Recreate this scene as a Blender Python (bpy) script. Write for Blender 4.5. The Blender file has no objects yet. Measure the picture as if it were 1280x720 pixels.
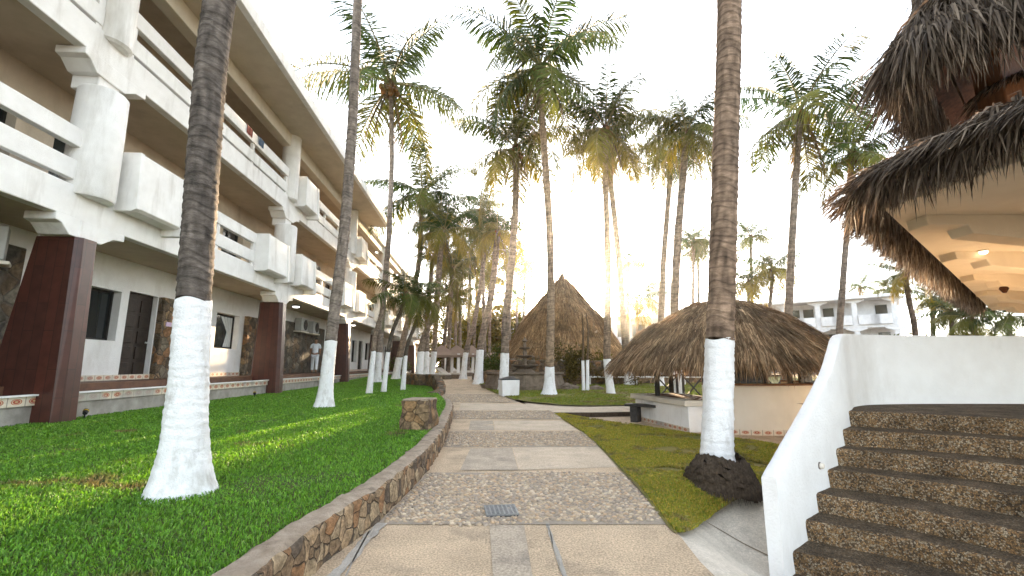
SKY_STR, SKY_SAT, SUN_STR, EXPO, HAZE, HAZE_G = .15, .40, 4.8, 3.08, .0004, .93
import bpy, bmesh, math, random
import numpy as np
from mathutils import Vector, noise as mnoise
random.seed(7); RNG = np.random.default_rng(7)
R = math.radians
scene = bpy.context.scene
COL = scene.collection
# ------------------------------------------------------------------ camera
F = 570.0; PITCH = math.atan(98 / F); EYE = 1.2
cp, sp = math.cos(PITCH), math.sin(PITCH)
cam = bpy.data.cameras.new('camera'); camo = bpy.data.objects.new('camera', cam); COL.objects.link(camo)
cam.sensor_width = 36; cam.lens = F / 1280 * 36; cam.clip_start = .05; cam.clip_end = 3000
camo.location = (0, 0, EYE); camo.rotation_euler = (R(90) + PITCH, 0, 0); scene.camera = camo

def ray(px, py):
    a = (px - 640) / F; b = (360 - py) / F
    return np.array([a, cp - b * sp, sp + b * cp])
def D(px, py, Y):
    """point on a sight line at distance Y down the garden"""
    r = ray(px, py); return np.array([r[0] * Y / r[1], Y, EYE + r[2] * Y / r[1]])
def G(px, py, z):
    r = ray(px, py); t = (z - EYE) / r[2]; return np.array([r[0] * t, r[1] * t, z])
def sm(a, b, x):
    t = np.clip((np.asarray(x, float) - a) / (b - a), 0, 1); return t * t * (3 - 2 * t)
def gz(Y):                                  # the garden rises gently away from the camera
    return .52 * sm(9, 40, Y)
def lawn_l(Y): return np.maximum(.24, gz(Y) + .07)
def lawn_r(Y): return gz(Y) + .03
def GT(px, py, zf):
    z = 0.
    for _ in range(40):
        p = G(px, py, min(z, EYE - .05)); z = .5 * z + .5 * float(zf(min(p[1], 90)))
    p[2] = float(zf(p[1])); return p

# ------------------------------------------------------------------ object helpers
def tag(o, label=None, cat=None, group=None, kind=None):
    if label: o['label'] = label
    if cat: o['category'] = cat
    if group: o['group'] = group
    if kind: o['kind'] = kind
    return o
def empty(name, loc=(0, 0, 0), rz=0, label=None, cat=None, group=None):
    o = bpy.data.objects.new(name, None); COL.objects.link(o); o.empty_display_size = .2
    o.location = loc; o.rotation_euler = (0, 0, rz)
    return tag(o, label, cat, group)
def link(name, me, mat, parent=None):
    o = bpy.data.objects.new(name, me); COL.objects.link(o)
    if mat is not None:
        for m in (mat if isinstance(mat, (list, tuple)) else [mat]): me.materials.append(m)
    if parent is not None: o.parent = parent
    return o
def npmesh(name, V, quads=None, tris=None, col=None, smooth=False):
    me = bpy.data.meshes.new(name); V = np.asarray(V, np.float32)
    q = np.zeros((0, 4), np.int32) if quads is None else np.asarray(quads, np.int32).reshape(-1, 4)
    t = np.zeros((0, 3), np.int32) if tris is None else np.asarray(tris, np.int32).reshape(-1, 3)
    me.vertices.add(len(V)); me.vertices.foreach_set('co', V.ravel())
    me.loops.add(q.size + t.size); me.loops.foreach_set('vertex_index', np.concatenate([q.ravel(), t.ravel()]))
    me.polygons.add(len(q) + len(t))
    st = np.concatenate([np.arange(len(q)) * 4, q.size + np.arange(len(t)) * 3])
    me.polygons.foreach_set('loop_start', st.astype(np.int32))
    if smooth: me.polygons.foreach_set('use_smooth', np.ones(len(q) + len(t), bool))
    me.update(calc_edges=True)
    if col is not None:
        a = me.color_attributes.new('Col', 'FLOAT_COLOR', 'POINT')
        c = np.ones((len(V), 4), np.float32); c[:, :3] = col; a.data.foreach_set('color', c.ravel())
    return me
class MB:
    """collects boxes, prisms and lathed shapes into ONE mesh"""
    def __init__(s): s.v = []; s.f = []
    def add(s, V, Fs):
        n = len(s.v); s.v += [tuple(map(float, v)) for v in V]; s.f += [[i + n for i in f] for f in Fs]; return s
    def box(s, x0, x1, y0, y1, z0, z1):
        return s.add([(x0,y0,z0),(x1,y0,z0),(x1,y1,z0),(x0,y1,z0),(x0,y0,z1),(x1,y0,z1),(x1,y1,z1),(x0,y1,z1)],
                     [(3,2,1,0),(4,5,6,7),(0,1,5,4),(1,2,6,5),(2,3,7,6),(3,0,4,7)])
    def frustum(s, c, a0, b0, a1, b1, z0, z1):
        x, y = c
        return s.add([(x-a0,y-b0,z0),(x+a0,y-b0,z0),(x+a0,y+b0,z0),(x-a0,y+b0,z0),(x-a1,y-b1,z1),(x+a1,y-b1,z1),(x+a1,y+b1,z1),(x-a1,y+b1,z1)],
                     [(3,2,1,0),(4,5,6,7),(0,1,5,4),(1,2,6,5),(2,3,7,6),(3,0,4,7)])
    def prism(s, prof, axis, a0, a1):
        """profile polygon extruded along axis 'x','y' or 'z' (profile holds the other two coordinates in order)"""
        n = len(prof); V = []
        for a in (a0, a1):
            for p, q in prof:
                V.append({'x': (a, p, q), 'y': (p, a, q), 'z': (p, q, a)}[axis])
        return s.add(V, [list(range(n))[::-1], [i + n for i in range(n)]] + [(i, (i+1) % n, n + (i+1) % n, n + i) for i in range(n)])
    def lathe(s, prof, c=(0, 0, 0), n=24, sx=1, sy=1, cap=True):
        V = []; Fs = []; m = len(prof)
        for r, z in prof:
            for k in range(n):
                a = 2 * math.pi * k / n; V.append((c[0] + r * sx * math.cos(a), c[1] + r * sy * math.sin(a), c[2] + z))
        for i in range(m - 1):
            for k in range(n):
                Fs.append((i*n+k, i*n+(k+1) % n, (i+1)*n+(k+1) % n, (i+1)*n+k))
        if cap: Fs += [list(range(n))[::-1], [(m-1)*n+k for k in range(n)]]
        return s.add(V, Fs)
    def tube(s, pts, r, n=8):
        pts = [np.array(p, float) for p in pts]; V = []; Fs = []
        for i, p in enumerate(pts):
            d = pts[min(i+1, len(pts)-1)] - pts[max(i-1, 0)]; d /= np.linalg.norm(d) + 1e-9
            u = np.cross(d, (0, 0, 1) if abs(d[2]) < .9 else (1, 0, 0)); u /= np.linalg.norm(u); w = np.cross(d, u)
            rr = r[i] if hasattr(r, '__len__') else r
            for k in range(n):
                a = 2 * math.pi * k / n; V.append(p + rr * (u * math.cos(a) + w * math.sin(a)))
        for i in range(len(pts) - 1):
            for k in range(n): Fs.append((i*n+k, i*n+(k+1) % n, (i+1)*n+(k+1) % n, (i+1)*n+k))
        Fs += [list(range(n))[::-1], [(len(pts)-1)*n+k for k in range(n)]]
        return s.add(V, Fs)
    def build(s, name, mat, parent=None, bevel=0, smooth=False, seg=2, sub=0):
        me = bpy.data.meshes.new(name); me.from_pydata(s.v, [], s.f); me.update()
        bm = bmesh.new(); bm.from_mesh(me); bmesh.ops.recalc_face_normals(bm, faces=bm.faces); bm.to_mesh(me); bm.free()
        o = link(name, me, mat, parent)
        if smooth:
            for p in me.polygons: p.use_smooth = True
            try: me.set_sharp_from_angle(angle=R(40))
            except Exception: pass
        if bevel:
            b = o.modifiers.new('bevel', 'BEVEL'); b.width = bevel; b.segments = seg; b.limit_method = 'ANGLE'; b.angle_limit = R(40)
        return o
def copy_tree(o, parent=None):
    c = o.copy(); COL.objects.link(c)
    if parent is not None: c.parent = parent
    for ch in [x for x in bpy.data.objects if x.parent == o]: copy_tree(ch, c)
    return c
def catmull(P, n):
    P = np.asarray(P, float)
    if len(P) == 2: P = np.array([P[0], (P[0] + P[1]) / 2, P[1]])
    d = np.r_[0, np.cumsum(np.linalg.norm(np.diff(P, axis=0), axis=1))]
    Q = np.vstack([2 * P[0] - P[1], P, 2 * P[-1] - P[-2]]); out = []
    for s in np.linspace(0, d[-1], n):
        i = min(max(np.searchsorted(d, s, side='right') - 1, 0), len(P) - 2)
        t = (s - d[i]) / (d[i+1] - d[i] + 1e-9); a, b, c, e = Q[i], Q[i+1], Q[i+2], Q[i+3]
        out.append(.5 * ((2*b) + (c-a)*t + (2*a-5*b+4*c-e)*t*t + (3*b-a-3*c+e)*t**3))
    return np.array(out)
def smoothpath(P, n):
    P = np.asarray(P, float); d = np.r_[0, np.cumsum(np.linalg.norm(np.diff(P, axis=0), axis=1))]; s = np.linspace(0, d[-1], n)
    C = np.stack([np.interp(s, d, P[:, k]) for k in range(3)], 1); w = max(3, n // 14) | 1; ker = np.ones(w) / w
    for _ in range(3):
        a = 2 * C[0] - C[w:0:-1]; b = 2 * C[-1] - C[-2:-w - 2:-1]; E = np.vstack([a, C, b])
        C = np.stack([np.convolve(E[:, k], ker, 'same')[w:w + n] for k in range(3)], 1)
    return C
def fbm(p, s=1.): return mnoise.fractal(Vector(p) * s, 1.0, 2.0, 4)

# ------------------------------------------------------------------ materials
def mat(name, c1, c2=None, scale=6., rough=.85, bump=0., bscale=None, attr=False, spec=.25, stretch=(1, 1, 1), contrast=(.35, .65), detail=6,
        trans=0., speck=None, stain=None, stain_scale=(1.2, 1.2, .35), stain_amt=.5):
    m = bpy.data.materials.new(name); m.use_nodes = True; nt = m.node_tree; N = nt.nodes; L = nt.links
    b = N['Principled BSDF']; b.inputs['Roughness'].default_value = rough; b.inputs['Specular IOR Level'].default_value = spec
    tc = N.new('ShaderNodeTexCoord'); mp = N.new('ShaderNodeMapping'); mp.inputs['Scale'].default_value = stretch
    L.new(tc.outputs['Object'], mp.inputs['Vector'])
    nz = N.new('ShaderNodeTexNoise'); nz.inputs['Scale'].default_value = scale; nz.inputs['Detail'].default_value = detail; nz.inputs['Roughness'].default_value = .6
    L.new(mp.outputs['Vector'], nz.inputs['Vector'])
    rp = N.new('ShaderNodeValToRGB'); rp.color_ramp.elements[0].position = contrast[0]; rp.color_ramp.elements[1].position = contrast[1]
    rp.color_ramp.elements[0].color = (*c1, 1); rp.color_ramp.elements[1].color = (*(c2 or c1), 1)
    L.new(nz.outputs['Fac'], rp.inputs['Fac']); out = rp.outputs['Color']
    if stain:
        m2 = N.new('ShaderNodeMapping'); m2.inputs['Scale'].default_value = stain_scale; L.new(tc.outputs['Object'], m2.inputs['Vector'])
        n2 = N.new('ShaderNodeTexNoise'); n2.inputs['Scale'].default_value = 1.; n2.inputs['Detail'].default_value = 9; n2.inputs['Roughness'].default_value = .65
        L.new(m2.outputs['Vector'], n2.inputs['Vector'])
        r2 = N.new('ShaderNodeMapRange'); r2.inputs['From Min'].default_value = .53; r2.inputs['From Max'].default_value = .72; r2.inputs['To Max'].default_value = stain_amt
        L.new(n2.outputs['Fac'], r2.inputs['Value'])
        mx = N.new('ShaderNodeMixRGB'); L.new(r2.outputs['Result'], mx.inputs['Fac']); L.new(out, mx.inputs['Color1']); mx.inputs['Color2'].default_value = (*stain, 1); out = mx.outputs['Color']
    if speck:
        n4 = N.new('ShaderNodeTexNoise'); n4.inputs['Scale'].default_value = speck[0]; n4.inputs['Detail'].default_value = 3; n4.inputs['Roughness'].default_value = .7; L.new(tc.outputs['Object'], n4.inputs['Vector'])
        r4 = N.new('ShaderNodeMapRange'); r4.inputs['From Min'].default_value = .32; r4.inputs['From Max'].default_value = .68; r4.inputs['To Min'].default_value = 1 - speck[1]; r4.inputs['To Max'].default_value = 1 + speck[1]; L.new(n4.outputs['Fac'], r4.inputs['Value'])
        mx = N.new('ShaderNodeMixRGB'); mx.blend_type = 'MULTIPLY'; mx.inputs['Fac'].default_value = 1; L.new(out, mx.inputs['Color1']); L.new(r4.outputs['Result'], mx.inputs['Color2']); out = mx.outputs['Color']
    if attr:
        at = N.new('ShaderNodeVertexColor'); at.layer_name = 'Col'
        mx = N.new('ShaderNodeMixRGB'); mx.blend_type = 'MULTIPLY'; mx.inputs['Fac'].default_value = 1
        L.new(at.outputs['Color'], mx.inputs['Color1']); L.new(out, mx.inputs['Color2']); out = mx.outputs['Color']
    L.new(out, b.inputs['Base Color'])
    if bump:
        nb = N.new('ShaderNodeTexNoise'); nb.inputs['Scale'].default_value = bscale or scale * 4; nb.inputs['Detail'].default_value = 8; nb.inputs['Roughness'].default_value = .65
        L.new(mp.outputs['Vector'], nb.inputs['Vector'])
        bp = N.new('ShaderNodeBump'); bp.inputs['Strength'].default_value = min(bump, 1); bp.inputs['Distance'].default_value = .02 * max(1, bump)
        L.new(nb.outputs['Fac'], bp.inputs['Height']); L.new(bp.outputs['Normal'], b.inputs['Normal'])
    if trans:
        t = N.new('ShaderNodeBsdfTranslucent'); ms = N.new('ShaderNodeMixShader'); ms.inputs['Fac'].default_value = trans
        hs = N.new('ShaderNodeHueSaturation'); hs.inputs['Value'].default_value = 1.35; hs.inputs['Hue'].default_value = .485; hs.inputs['Saturation'].default_value = 1.1
        L.new(out, hs.inputs['Color']); L.new(hs.outputs['Color'], t.inputs['Color'])
        L.new(b.outputs['BSDF'], ms.inputs[1]); L.new(t.outputs['BSDF'], ms.inputs[2]); L.new(ms.outputs['Shader'], N['Material Output'].inputs['Surface'])
    return m
def stone_mat(name, cols, scale, mortar=(.10, .085, .07), mw=.06, rough=.9, bump=.9, stretch=(1, 1, 1), big=0.):
    """rubble stone: warped voronoi cells, each its own colour, with mortar joints"""
    m = bpy.data.materials.new(name); m.use_nodes = True; nt = m.node_tree; N = nt.nodes; L = nt.links
    b = N['Principled BSDF']; b.inputs['Roughness'].default_value = rough; b.inputs['Specular IOR Level'].default_value = .25
    tc = N.new('ShaderNodeTexCoord'); mp = N.new('ShaderNodeMapping'); mp.inputs['Scale'].default_value = stretch; L.new(tc.outputs['Object'], mp.inputs['Vector'])
    nz = N.new('ShaderNodeTexNoise'); nz.inputs['Scale'].default_value = scale * .8; nz.inputs['Detail'].default_value = 3; L.new(mp.outputs['Vector'], nz.inputs['Vector'])
    ad = N.new('ShaderNodeMixRGB'); ad.blend_type = 'ADD'; ad.inputs['Fac'].default_value = .45 / scale; L.new(mp.outputs['Vector'], ad.inputs['Color1']); L.new(nz.outputs['Color'], ad.inputs['Color2'])
    v1 = N.new('ShaderNodeTexVoronoi'); v1.inputs['Scale'].default_value = scale; L.new(ad.outputs['Color'], v1.inputs['Vector'])
    v2 = N.new('ShaderNodeTexVoronoi'); v2.feature = 'DISTANCE_TO_EDGE'; v2.inputs['Scale'].default_value = scale; L.new(ad.outputs['Color'], v2.inputs['Vector'])
    sx = N.new('ShaderNodeSeparateColor'); L.new(v1.outputs['Color'], sx.inputs['Color'])
    rp = N.new('ShaderNodeValToRGB'); rp.color_ramp.interpolation = 'CONSTANT'
    while len(rp.color_ramp.elements) < len(cols): rp.color_ramp.elements.new(.5)
    for i, c in enumerate(cols): e = rp.color_ramp.elements[i]; e.position = i / len(cols); e.color = (*c, 1)
    L.new(sx.outputs[0], rp.inputs['Fac'])
    n2 = N.new('ShaderNodeTexNoise'); n2.inputs['Scale'].default_value = scale * 5; n2.inputs['Detail'].default_value = 8; L.new(mp.outputs['Vector'], n2.inputs['Vector'])
    mr = N.new('ShaderNodeMapRange'); mr.inputs['From Min'].default_value = .3; mr.inputs['From Max'].default_value = .7; mr.inputs['To Min'].default_value = .6; mr.inputs['To Max'].default_value = 1.25
    L.new(n2.outputs['Fac'], mr.inputs['Value'])
    n3 = N.new('ShaderNodeTexNoise'); n3.inputs['Scale'].default_value = scale * 1.6; n3.inputs['Detail'].default_value = 5; L.new(mp.outputs['Vector'], n3.inputs['Vector'])
    hsv = N.new('ShaderNodeHueSaturation'); h3 = N.new('ShaderNodeMapRange'); h3.inputs['From Min'].default_value = .3; h3.inputs['From Max'].default_value = .7; h3.inputs['To Min'].default_value = .55; h3.inputs['To Max'].default_value = 1.35; L.new(n3.outputs['Fac'], h3.inputs['Value']); L.new(h3.outputs['Result'], hsv.inputs['Value']); L.new(rp.outputs['Color'], hsv.inputs['Color'])
    mu = N.new('ShaderNodeMixRGB'); mu.blend_type = 'MULTIPLY'; mu.inputs['Fac'].default_value = 1; L.new(hsv.outputs['Color'], mu.inputs['Color1']); L.new(mr.outputs['Result'], mu.inputs['Color2'])
    er = N.new('ShaderNodeMapRange'); er.inputs['From Max'].default_value = mw; L.new(v2.outputs['Distance'], er.inputs['Value'])
    mx = N.new('ShaderNodeMixRGB'); L.new(er.outputs['Result'], mx.inputs['Fac']); mx.inputs['Color1'].default_value = (*mortar, 1); L.new(mu.outputs['Color'], mx.inputs['Color2'])
    fin = mx.outputs['Color']
    if big:
        n5 = N.new('ShaderNodeTexNoise'); n5.inputs['Scale'].default_value = big; n5.inputs['Detail'].default_value = 6; n5.inputs['Roughness'].default_value = .65; L.new(mp.outputs['Vector'], n5.inputs['Vector'])
        r5 = N.new('ShaderNodeMapRange'); r5.inputs['From Min'].default_value = .3; r5.inputs['From Max'].default_value = .7; r5.inputs['To Min'].default_value = .45; r5.inputs['To Max'].default_value = 1.45; L.new(n5.outputs['Fac'], r5.inputs['Value'])
        m5 = N.new('ShaderNodeMixRGB'); m5.blend_type = 'MULTIPLY'; m5.inputs['Fac'].default_value = 1; L.new(fin, m5.inputs['Color1']); L.new(r5.outputs['Result'], m5.inputs['Color2']); fin = m5.outputs['Color']
    L.new(fin, b.inputs['Base Color'])
    h = N.new('ShaderNodeMath'); h.operation = 'MULTIPLY_ADD'; L.new(n2.outputs['Fac'], h.inputs[0]); h.inputs[1].default_value = .5; L.new(er.outputs['Result'], h.inputs[2])
    bp = N.new('ShaderNodeBump'); bp.inputs['Strength'].default_value = bump; bp.inputs['Distance'].default_value = .03; L.new(h.outputs['Value'], bp.inputs['Height']); L.new(bp.outputs['Normal'], b.inputs['Normal'])
    return m
def glow(name, c, s):
    m = bpy.data.materials.new(name); m.use_nodes = True; b = m.node_tree.nodes['Principled BSDF']
    b.inputs['Base Color'].default_value = (.8, .8, .8, 1); b.inputs['Emission Color'].default_value = (*c, 1); b.inputs['Emission Strength'].default_value = s; return m

M = {}
M['stucco'] = mat('white_stucco', (.87, .855, .83), (.79, .77, .74), 3, .9, .35, 60, stain=(.36, .32, .26), stain_scale=(1.6, 1.6, .30), stain_amt=.55)
M['cream'] = mat('cream_plaster', (.74, .68, .58), (.68, .62, .52), 2.5, .9, .3, 50, stain=(.4, .34, .26), stain_amt=.35)
M['bright'] = mat('white_painted_wall', (.82, .81, .80), (.77, .755, .74), 4, .88, .55, 38, stain=(.45, .41, .36), stain_scale=(1.3, 1.3, .6), stain_amt=.4)
M['concrete'] = mat('bare_concrete', (.40, .37, .33), (.25, .23, .2), 3, .95, .5, 40, stain=(.12, .11, .09), stain_amt=.6)
M['path'] = mat('worn_path_concrete', (.60, .455, .31), (.47, .355, .24), 2.2, .9, .7, 70, speck=(75, .45), detail=10, stain=(.20, .16, .12), stain_scale=(1.9, 1.9, 1.9), stain_amt=.75)
M['slab'] = mat('pale_path_slab', (.58, .465, .345), (.46, .37, .27), 2.5, .85, .4, 60, speck=(60, .3), detail=10, stain=(.22, .19, .155), stain_scale=(2, 2, 2), stain_amt=.5)
M['slab2'] = mat('grey_path_slab', (.46, .375, .285), (.34, .28, .215), 4, .85, .4, 60, speck=(60, .35), detail=10, stain=(.16, .14, .12), stain_scale=(2.5, 2.5, 2), stain_amt=.6)
M['paver'] = mat('white_paver', (.66, .59, .50), (.52, .46, .38), 5, .9, .4, 40, speck=(70, .2), detail=10, stain=(.25, .23, .19), stain_scale=(3, 3, 3), stain_amt=.6)
M['mortar'] = mat('grey_mortar', (.44, .40, .35), (.33, .30, .26), 12, .9, .5, 80)
M['pebble'] = mat('pebble_stone', (1, 1, 1), (.75, .75, .75), 60, .6, .1, 100, attr=True, spec=.35)
M['bed'] = mat('pebble_bed_mortar', (.36, .30, .235), (.28, .235, .185), 30, .95, .4, 90)
M['soil'] = mat('dry_soil', (.25, .19, .13), (.17, .13, .085), 1.5, .95, .6, 20)
M['turf'] = mat('turf_soil', (.035, .06, .012), (.08, .085, .022), 1.3, .95, .7, 25, stain=(.19, .14, .07), stain_scale=(1.1, 1.1, 1.1), stain_amt=.5)
M['turf_r'] = mat('dry_turf_soil', (.11, .115, .02), (.21, .165, .045), 1.1, .95, .8, 22, stain=(.25, .18, .10), stain_scale=(1.7, 1.7, 1.7), stain_amt=.8)
M['grass'] = mat('grass_blades', (1, 1, 1), (.9, .9, .9), 2, .55, attr=True, trans=.35, spec=.3)
M['leaf'] = mat('palm_leaflets', (1, 1, 1), (.7, .75, .7), 1.5, .55, attr=True, trans=.18, spec=.12)
M['bark'] = mat('palm_bark', (1, 1, 1), (.6, .58, .55), 14, .95, .9, 45, attr=True, stretch=(1, 1, 2.5))
M['lime'] = mat('limewashed_bark', (.82, .82, .82), (.74, .735, .73), 10, .92, .8, 50, stain=(.28, .24, .19), stain_scale=(7, 7, 2.6), stain_amt=.6)
M['root'] = mat('palm_root_fibre', (.045, .032, .022), (.11, .08, .055), 30, .95, 1, 60, stretch=(2, 2, .6))
M['straw'] = mat('thatch_straw', (1, 1, 1), (.6, .58, .55), 9, .8, attr=True, trans=.18, spec=.25)
M['thatch_base'] = mat('thatch_under', (.075, .05, .028), (.14, .095, .055), 14, .95, .8, 30)
M['wood'] = mat('dark_timber_cladding', (.062, .020, .012), (.105, .036, .020), 3, .5, .3, 30, stretch=(6, 6, .5), spec=.4)
M['plank'] = mat('ceiling_planks', (.035, .015, .009), (.085, .036, .02), 4, .9, .4, 30, spec=.04, stretch=(.4, 5, 5))
M['door'] = mat('carved_dark_door', (.018, .012, .009), (.035, .022, .016), 8, .55, .3, 30)
M['frame'] = mat('dark_window_frame', (.02, .018, .016), (.03, .027, .024), 8, .5)
M['post'] = mat('orange_timber', (.22, .095, .04), (.15, .06, .026), 4, .6, .3, 40, stretch=(6, 6, .5))
M['pole'] = mat('grey_rail_pole', (.10, .085, .075), (.17, .145, .13), 10, .7, .3)
M['bench'] = mat('black_bench_timber', (.035, .032, .03), (.06, .055, .05), 10, .6, .3, 40)
M['ac'] = mat('grey_appliance', (.45, .45, .43), (.38, .38, .36), 8, .6)
M['black'] = mat('black_plastic', (.015, .015, .015), (.025, .025, .025), 20, .5)
M['curtain'] = mat('white_curtain', (.62, .63, .62), (.5, .51, .5), 6, .9, stretch=(1, 8, .4))
M['rubble'] = stone_mat('rubble_wall', [(.20, .13, .075), (.30, .20, .11), (.14, .10, .065), (.26, .14, .07), (.19, .155, .11), (.10, .075, .05)], 3.8)
M['dark_rubble'] = stone_mat('dark_rubble', [(.10, .085, .065), (.15, .13, .10), (.12, .085, .055), (.08, .07, .06)], 2.6)
M['kerbstone'] = stone_mat('kerb_stone', [(.32, .225, .135), (.24, .165, .10), (.18, .12, .075), (.36, .27, .17), (.27, .15, .075), (.12, .09, .065)], 8.5, mortar=(.13, .10, .072), mw=.035, bump=1)
M['kerbcap'] = mat('kerb_cap', (.40, .325, .25), (.26, .2, .145), 9, .95, 1, 35, stain=(.11, .09, .07), stain_scale=(5, 5, 5), stain_amt=.7)
M['aggregate'] = stone_mat('pebble_aggregate', [(.52, .32, .15), (.36, .22, .105), (.22, .14, .075), (.62, .49, .33), (.44, .25, .11), (.16, .11, .07), (.52, .38, .24)], 85, mortar=(.075, .055, .04), mw=.10, bump=1, stretch=(1, 1, 1), big=4.)
M['tread'] = stone_mat('worn_aggregate_tread', [(.30, .20, .115), (.21, .14, .08), (.15, .105, .065), (.36, .27, .18), (.25, .16, .09), (.13, .095, .06)], 100, mortar=(.10, .078, .055), mw=.16, bump=.8, big=5.)
M['fstone'] = mat('carved_fountain_stone', (.22, .17, .125), (.11, .085, .06), 5, .9, .6, 30, stain=(.08, .065, .05), stain_amt=.6)
M['canvas'] = mat('canvas_brown', (.30, .22, .17), (.26, .19, .145), 3, .9, trans=.15)
M['cushion'] = mat('pale_cushion', (.68, .62, .54), (.6, .54, .47), 5, .9)
M['tan'] = mat('shade_darkened_plaster', (.58, .49, .38), (.50, .42, .32), 2.2, .92, .3, 50, stain=(.26, .2, .145), stain_amt=.4)  # cream plaster darkened; shade of balcony soffits and recesses put into its colour
M['lamp'] = glow('lit_lamp', (1, .82, .55), .55)
M['lamp_w'] = glow('lit_white_lamp', (1, .95, .88), .8)
M['yellow'] = mat('yellow_paint', (.55, .36, .03), (.45, .3, .03), 10, .5)
M['skin'] = mat('skin', (.30, .16, .10), (.26, .14, .085), 10, .6)
M['hair'] = mat('black_hair', (.012, .010, .009), (.02, .016, .013), 20, .6)
M['shirt'] = mat('white_shirt', (.72, .74, .78), (.62, .64, .68), 8, .9)
M['red'] = mat('red_tile', (.30, .07, .05), (.22, .06, .04), 8, .8)
def glass_mat():
    m = bpy.data.materials.new('dark_window_glass'); m.use_nodes = True; b = m.node_tree.nodes['Principled BSDF']
    b.inputs['Base Color'].default_value = (.022, .026, .028, 1); b.inputs['Roughness'].default_value = .06; b.inputs['Specular IOR Level'].default_value = .6; return m
M['glass'] = glass_mat()
M['far_white'] = mat('shade_greyed_weathered_white', (.72, .72, .73), (.62, .62, .63), 3, .9, .2, 30, stain=(.33, .32, .31), stain_amt=.4)  # white greyed to stand for shade on the far fronts; stains are weathering
def tile_mat(name, pitch, axis):
    """glazed border tiles: cream tiles with a round rust flower on each"""
    m = bpy.data.materials.new(name); m.use_nodes = True; nt = m.node_tree; N = nt.nodes; L = nt.links; b = N['Principled BSDF']; b.inputs['Roughness'].default_value = .4
    tc = N.new('ShaderNodeTexCoord'); s = N.new('ShaderNodeSeparateXYZ'); L.new(tc.outputs['UV'], s.inputs['Vector'])
    def mth(op, a, b2=None, c=None):
        n = N.new('ShaderNodeMath'); n.operation = op
        for i, q in enumerate((a, b2, c)):
            if q is None: continue
            if isinstance(q, (int, float)): n.inputs[i].default_value = q
            else: L.new(q, n.inputs[i])
        return n.outputs[0]
    fx = mth('SUBTRACT', mth('FRACT', s.outputs['X']), .5); fy = mth('SUBTRACT', s.outputs['Y'], .5)
    d = mth('SQRT', mth('ADD', mth('MULTIPLY', fx, fx), mth('MULTIPLY', fy, fy)))
    rp = N.new('ShaderNodeValToRGB'); L.new(d, rp.inputs['Fac']); e = rp.color_ramp.elements; rp.color_ramp.interpolation = 'CONSTANT'
    for k in range(3): e.new(.5)
    for i, (p, c) in enumerate([(0, (.55, .40, .22)), (.09, (.36, .06, .03)), (.2, (.62, .5, .36)), (.25, (.42, .13, .06)), (.31, (.66, .58, .46))]): e[i].position = p; e[i].color = (*c, 1)
    gr = N.new('ShaderNodeMapRange'); gr.inputs['From Min'].default_value = .46; gr.inputs['From Max'].default_value = .49; L.new(mth('ABSOLUTE', fx), gr.inputs['Value'])
    mx = N.new('ShaderNodeMixRGB'); L.new(gr.outputs['Result'], mx.inputs['Fac']); L.new(rp.outputs['Color'], mx.inputs['Color1']); mx.inputs['Color2'].default_value = (.25, .2, .16, 1)
    nz = N.new('ShaderNodeTexNoise'); nz.inputs['Scale'].default_value = 1.1; nz.inputs['Detail'].default_value = 6; L.new(tc.outputs['Object'], nz.inputs['Vector'])
    nr = N.new('ShaderNodeMapRange'); nr.inputs['From Min'].default_value = .56; nr.inputs['From Max'].default_value = .64; nr.inputs['To Max'].default_value = .8; L.new(nz.outputs['Fac'], nr.inputs['Value'])
    m3 = N.new('ShaderNodeMixRGB'); L.new(nr.outputs['Result'], m3.inputs['Fac']); L.new(mx.outputs['Color'], m3.inputs['Color1']); m3.inputs['Color2'].default_value = (.36, .34, .31, 1)
    L.new(m3.outputs['Color'], b.inputs['Base Color']); return m
M['tile'] = tile_mat('flower_border_tiles', .3, 'y')
def tile_strip(name, P, w, h, pitch, parent):
    """a strip of border tiles standing on the polyline P, h high; real thin slab w thick with tile UVs"""
    P = np.asarray(P, float); n = len(P); bm = bmesh.new(); uv = bm.loops.layers.uv.new('UVMap')
    s = np.r_[0, np.cumsum(np.linalg.norm(np.diff(P, axis=0), axis=1))] / pitch
    T = np.gradient(P, axis=0); nrm = np.stack([T[:, 1], -T[:, 0]], 1); nrm /= np.linalg.norm(nrm, axis=1)[:, None]
    rows = []
    for i in range(n):
        a = P[i]; b2 = a + np.r_[nrm[i] * w, 0]
        rows.append([bm.verts.new(a), bm.verts.new(b2), bm.verts.new(b2 + (0, 0, h)), bm.verts.new(a + (0, 0, h))])
    for i in range(n - 1):
        for k, (u, v) in enumerate(((1, 2), (2, 3), (3, 0), (0, 1))):
            f = bm.faces.new((rows[i][u], rows[i+1][u], rows[i+1][v], rows[i][v]))
            vs = (0, 1) if k in (0, 2) else (.98, .98)
            for lp, (su, vv) in zip(f.loops, ((s[i], vs[0]), (s[i+1], vs[0]), (s[i+1], vs[1]), (s[i], vs[1]))): lp[uv].uv = (su, vv)
    bm.faces.new(rows[0]); bm.faces.new(rows[-1][::-1])
    bmesh.ops.recalc_face_normals(bm, faces=bm.faces); me = bpy.data.meshes.new(name); bm.to_mesh(me); bm.free()
    return link(name, me, M['tile'], parent)
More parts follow.
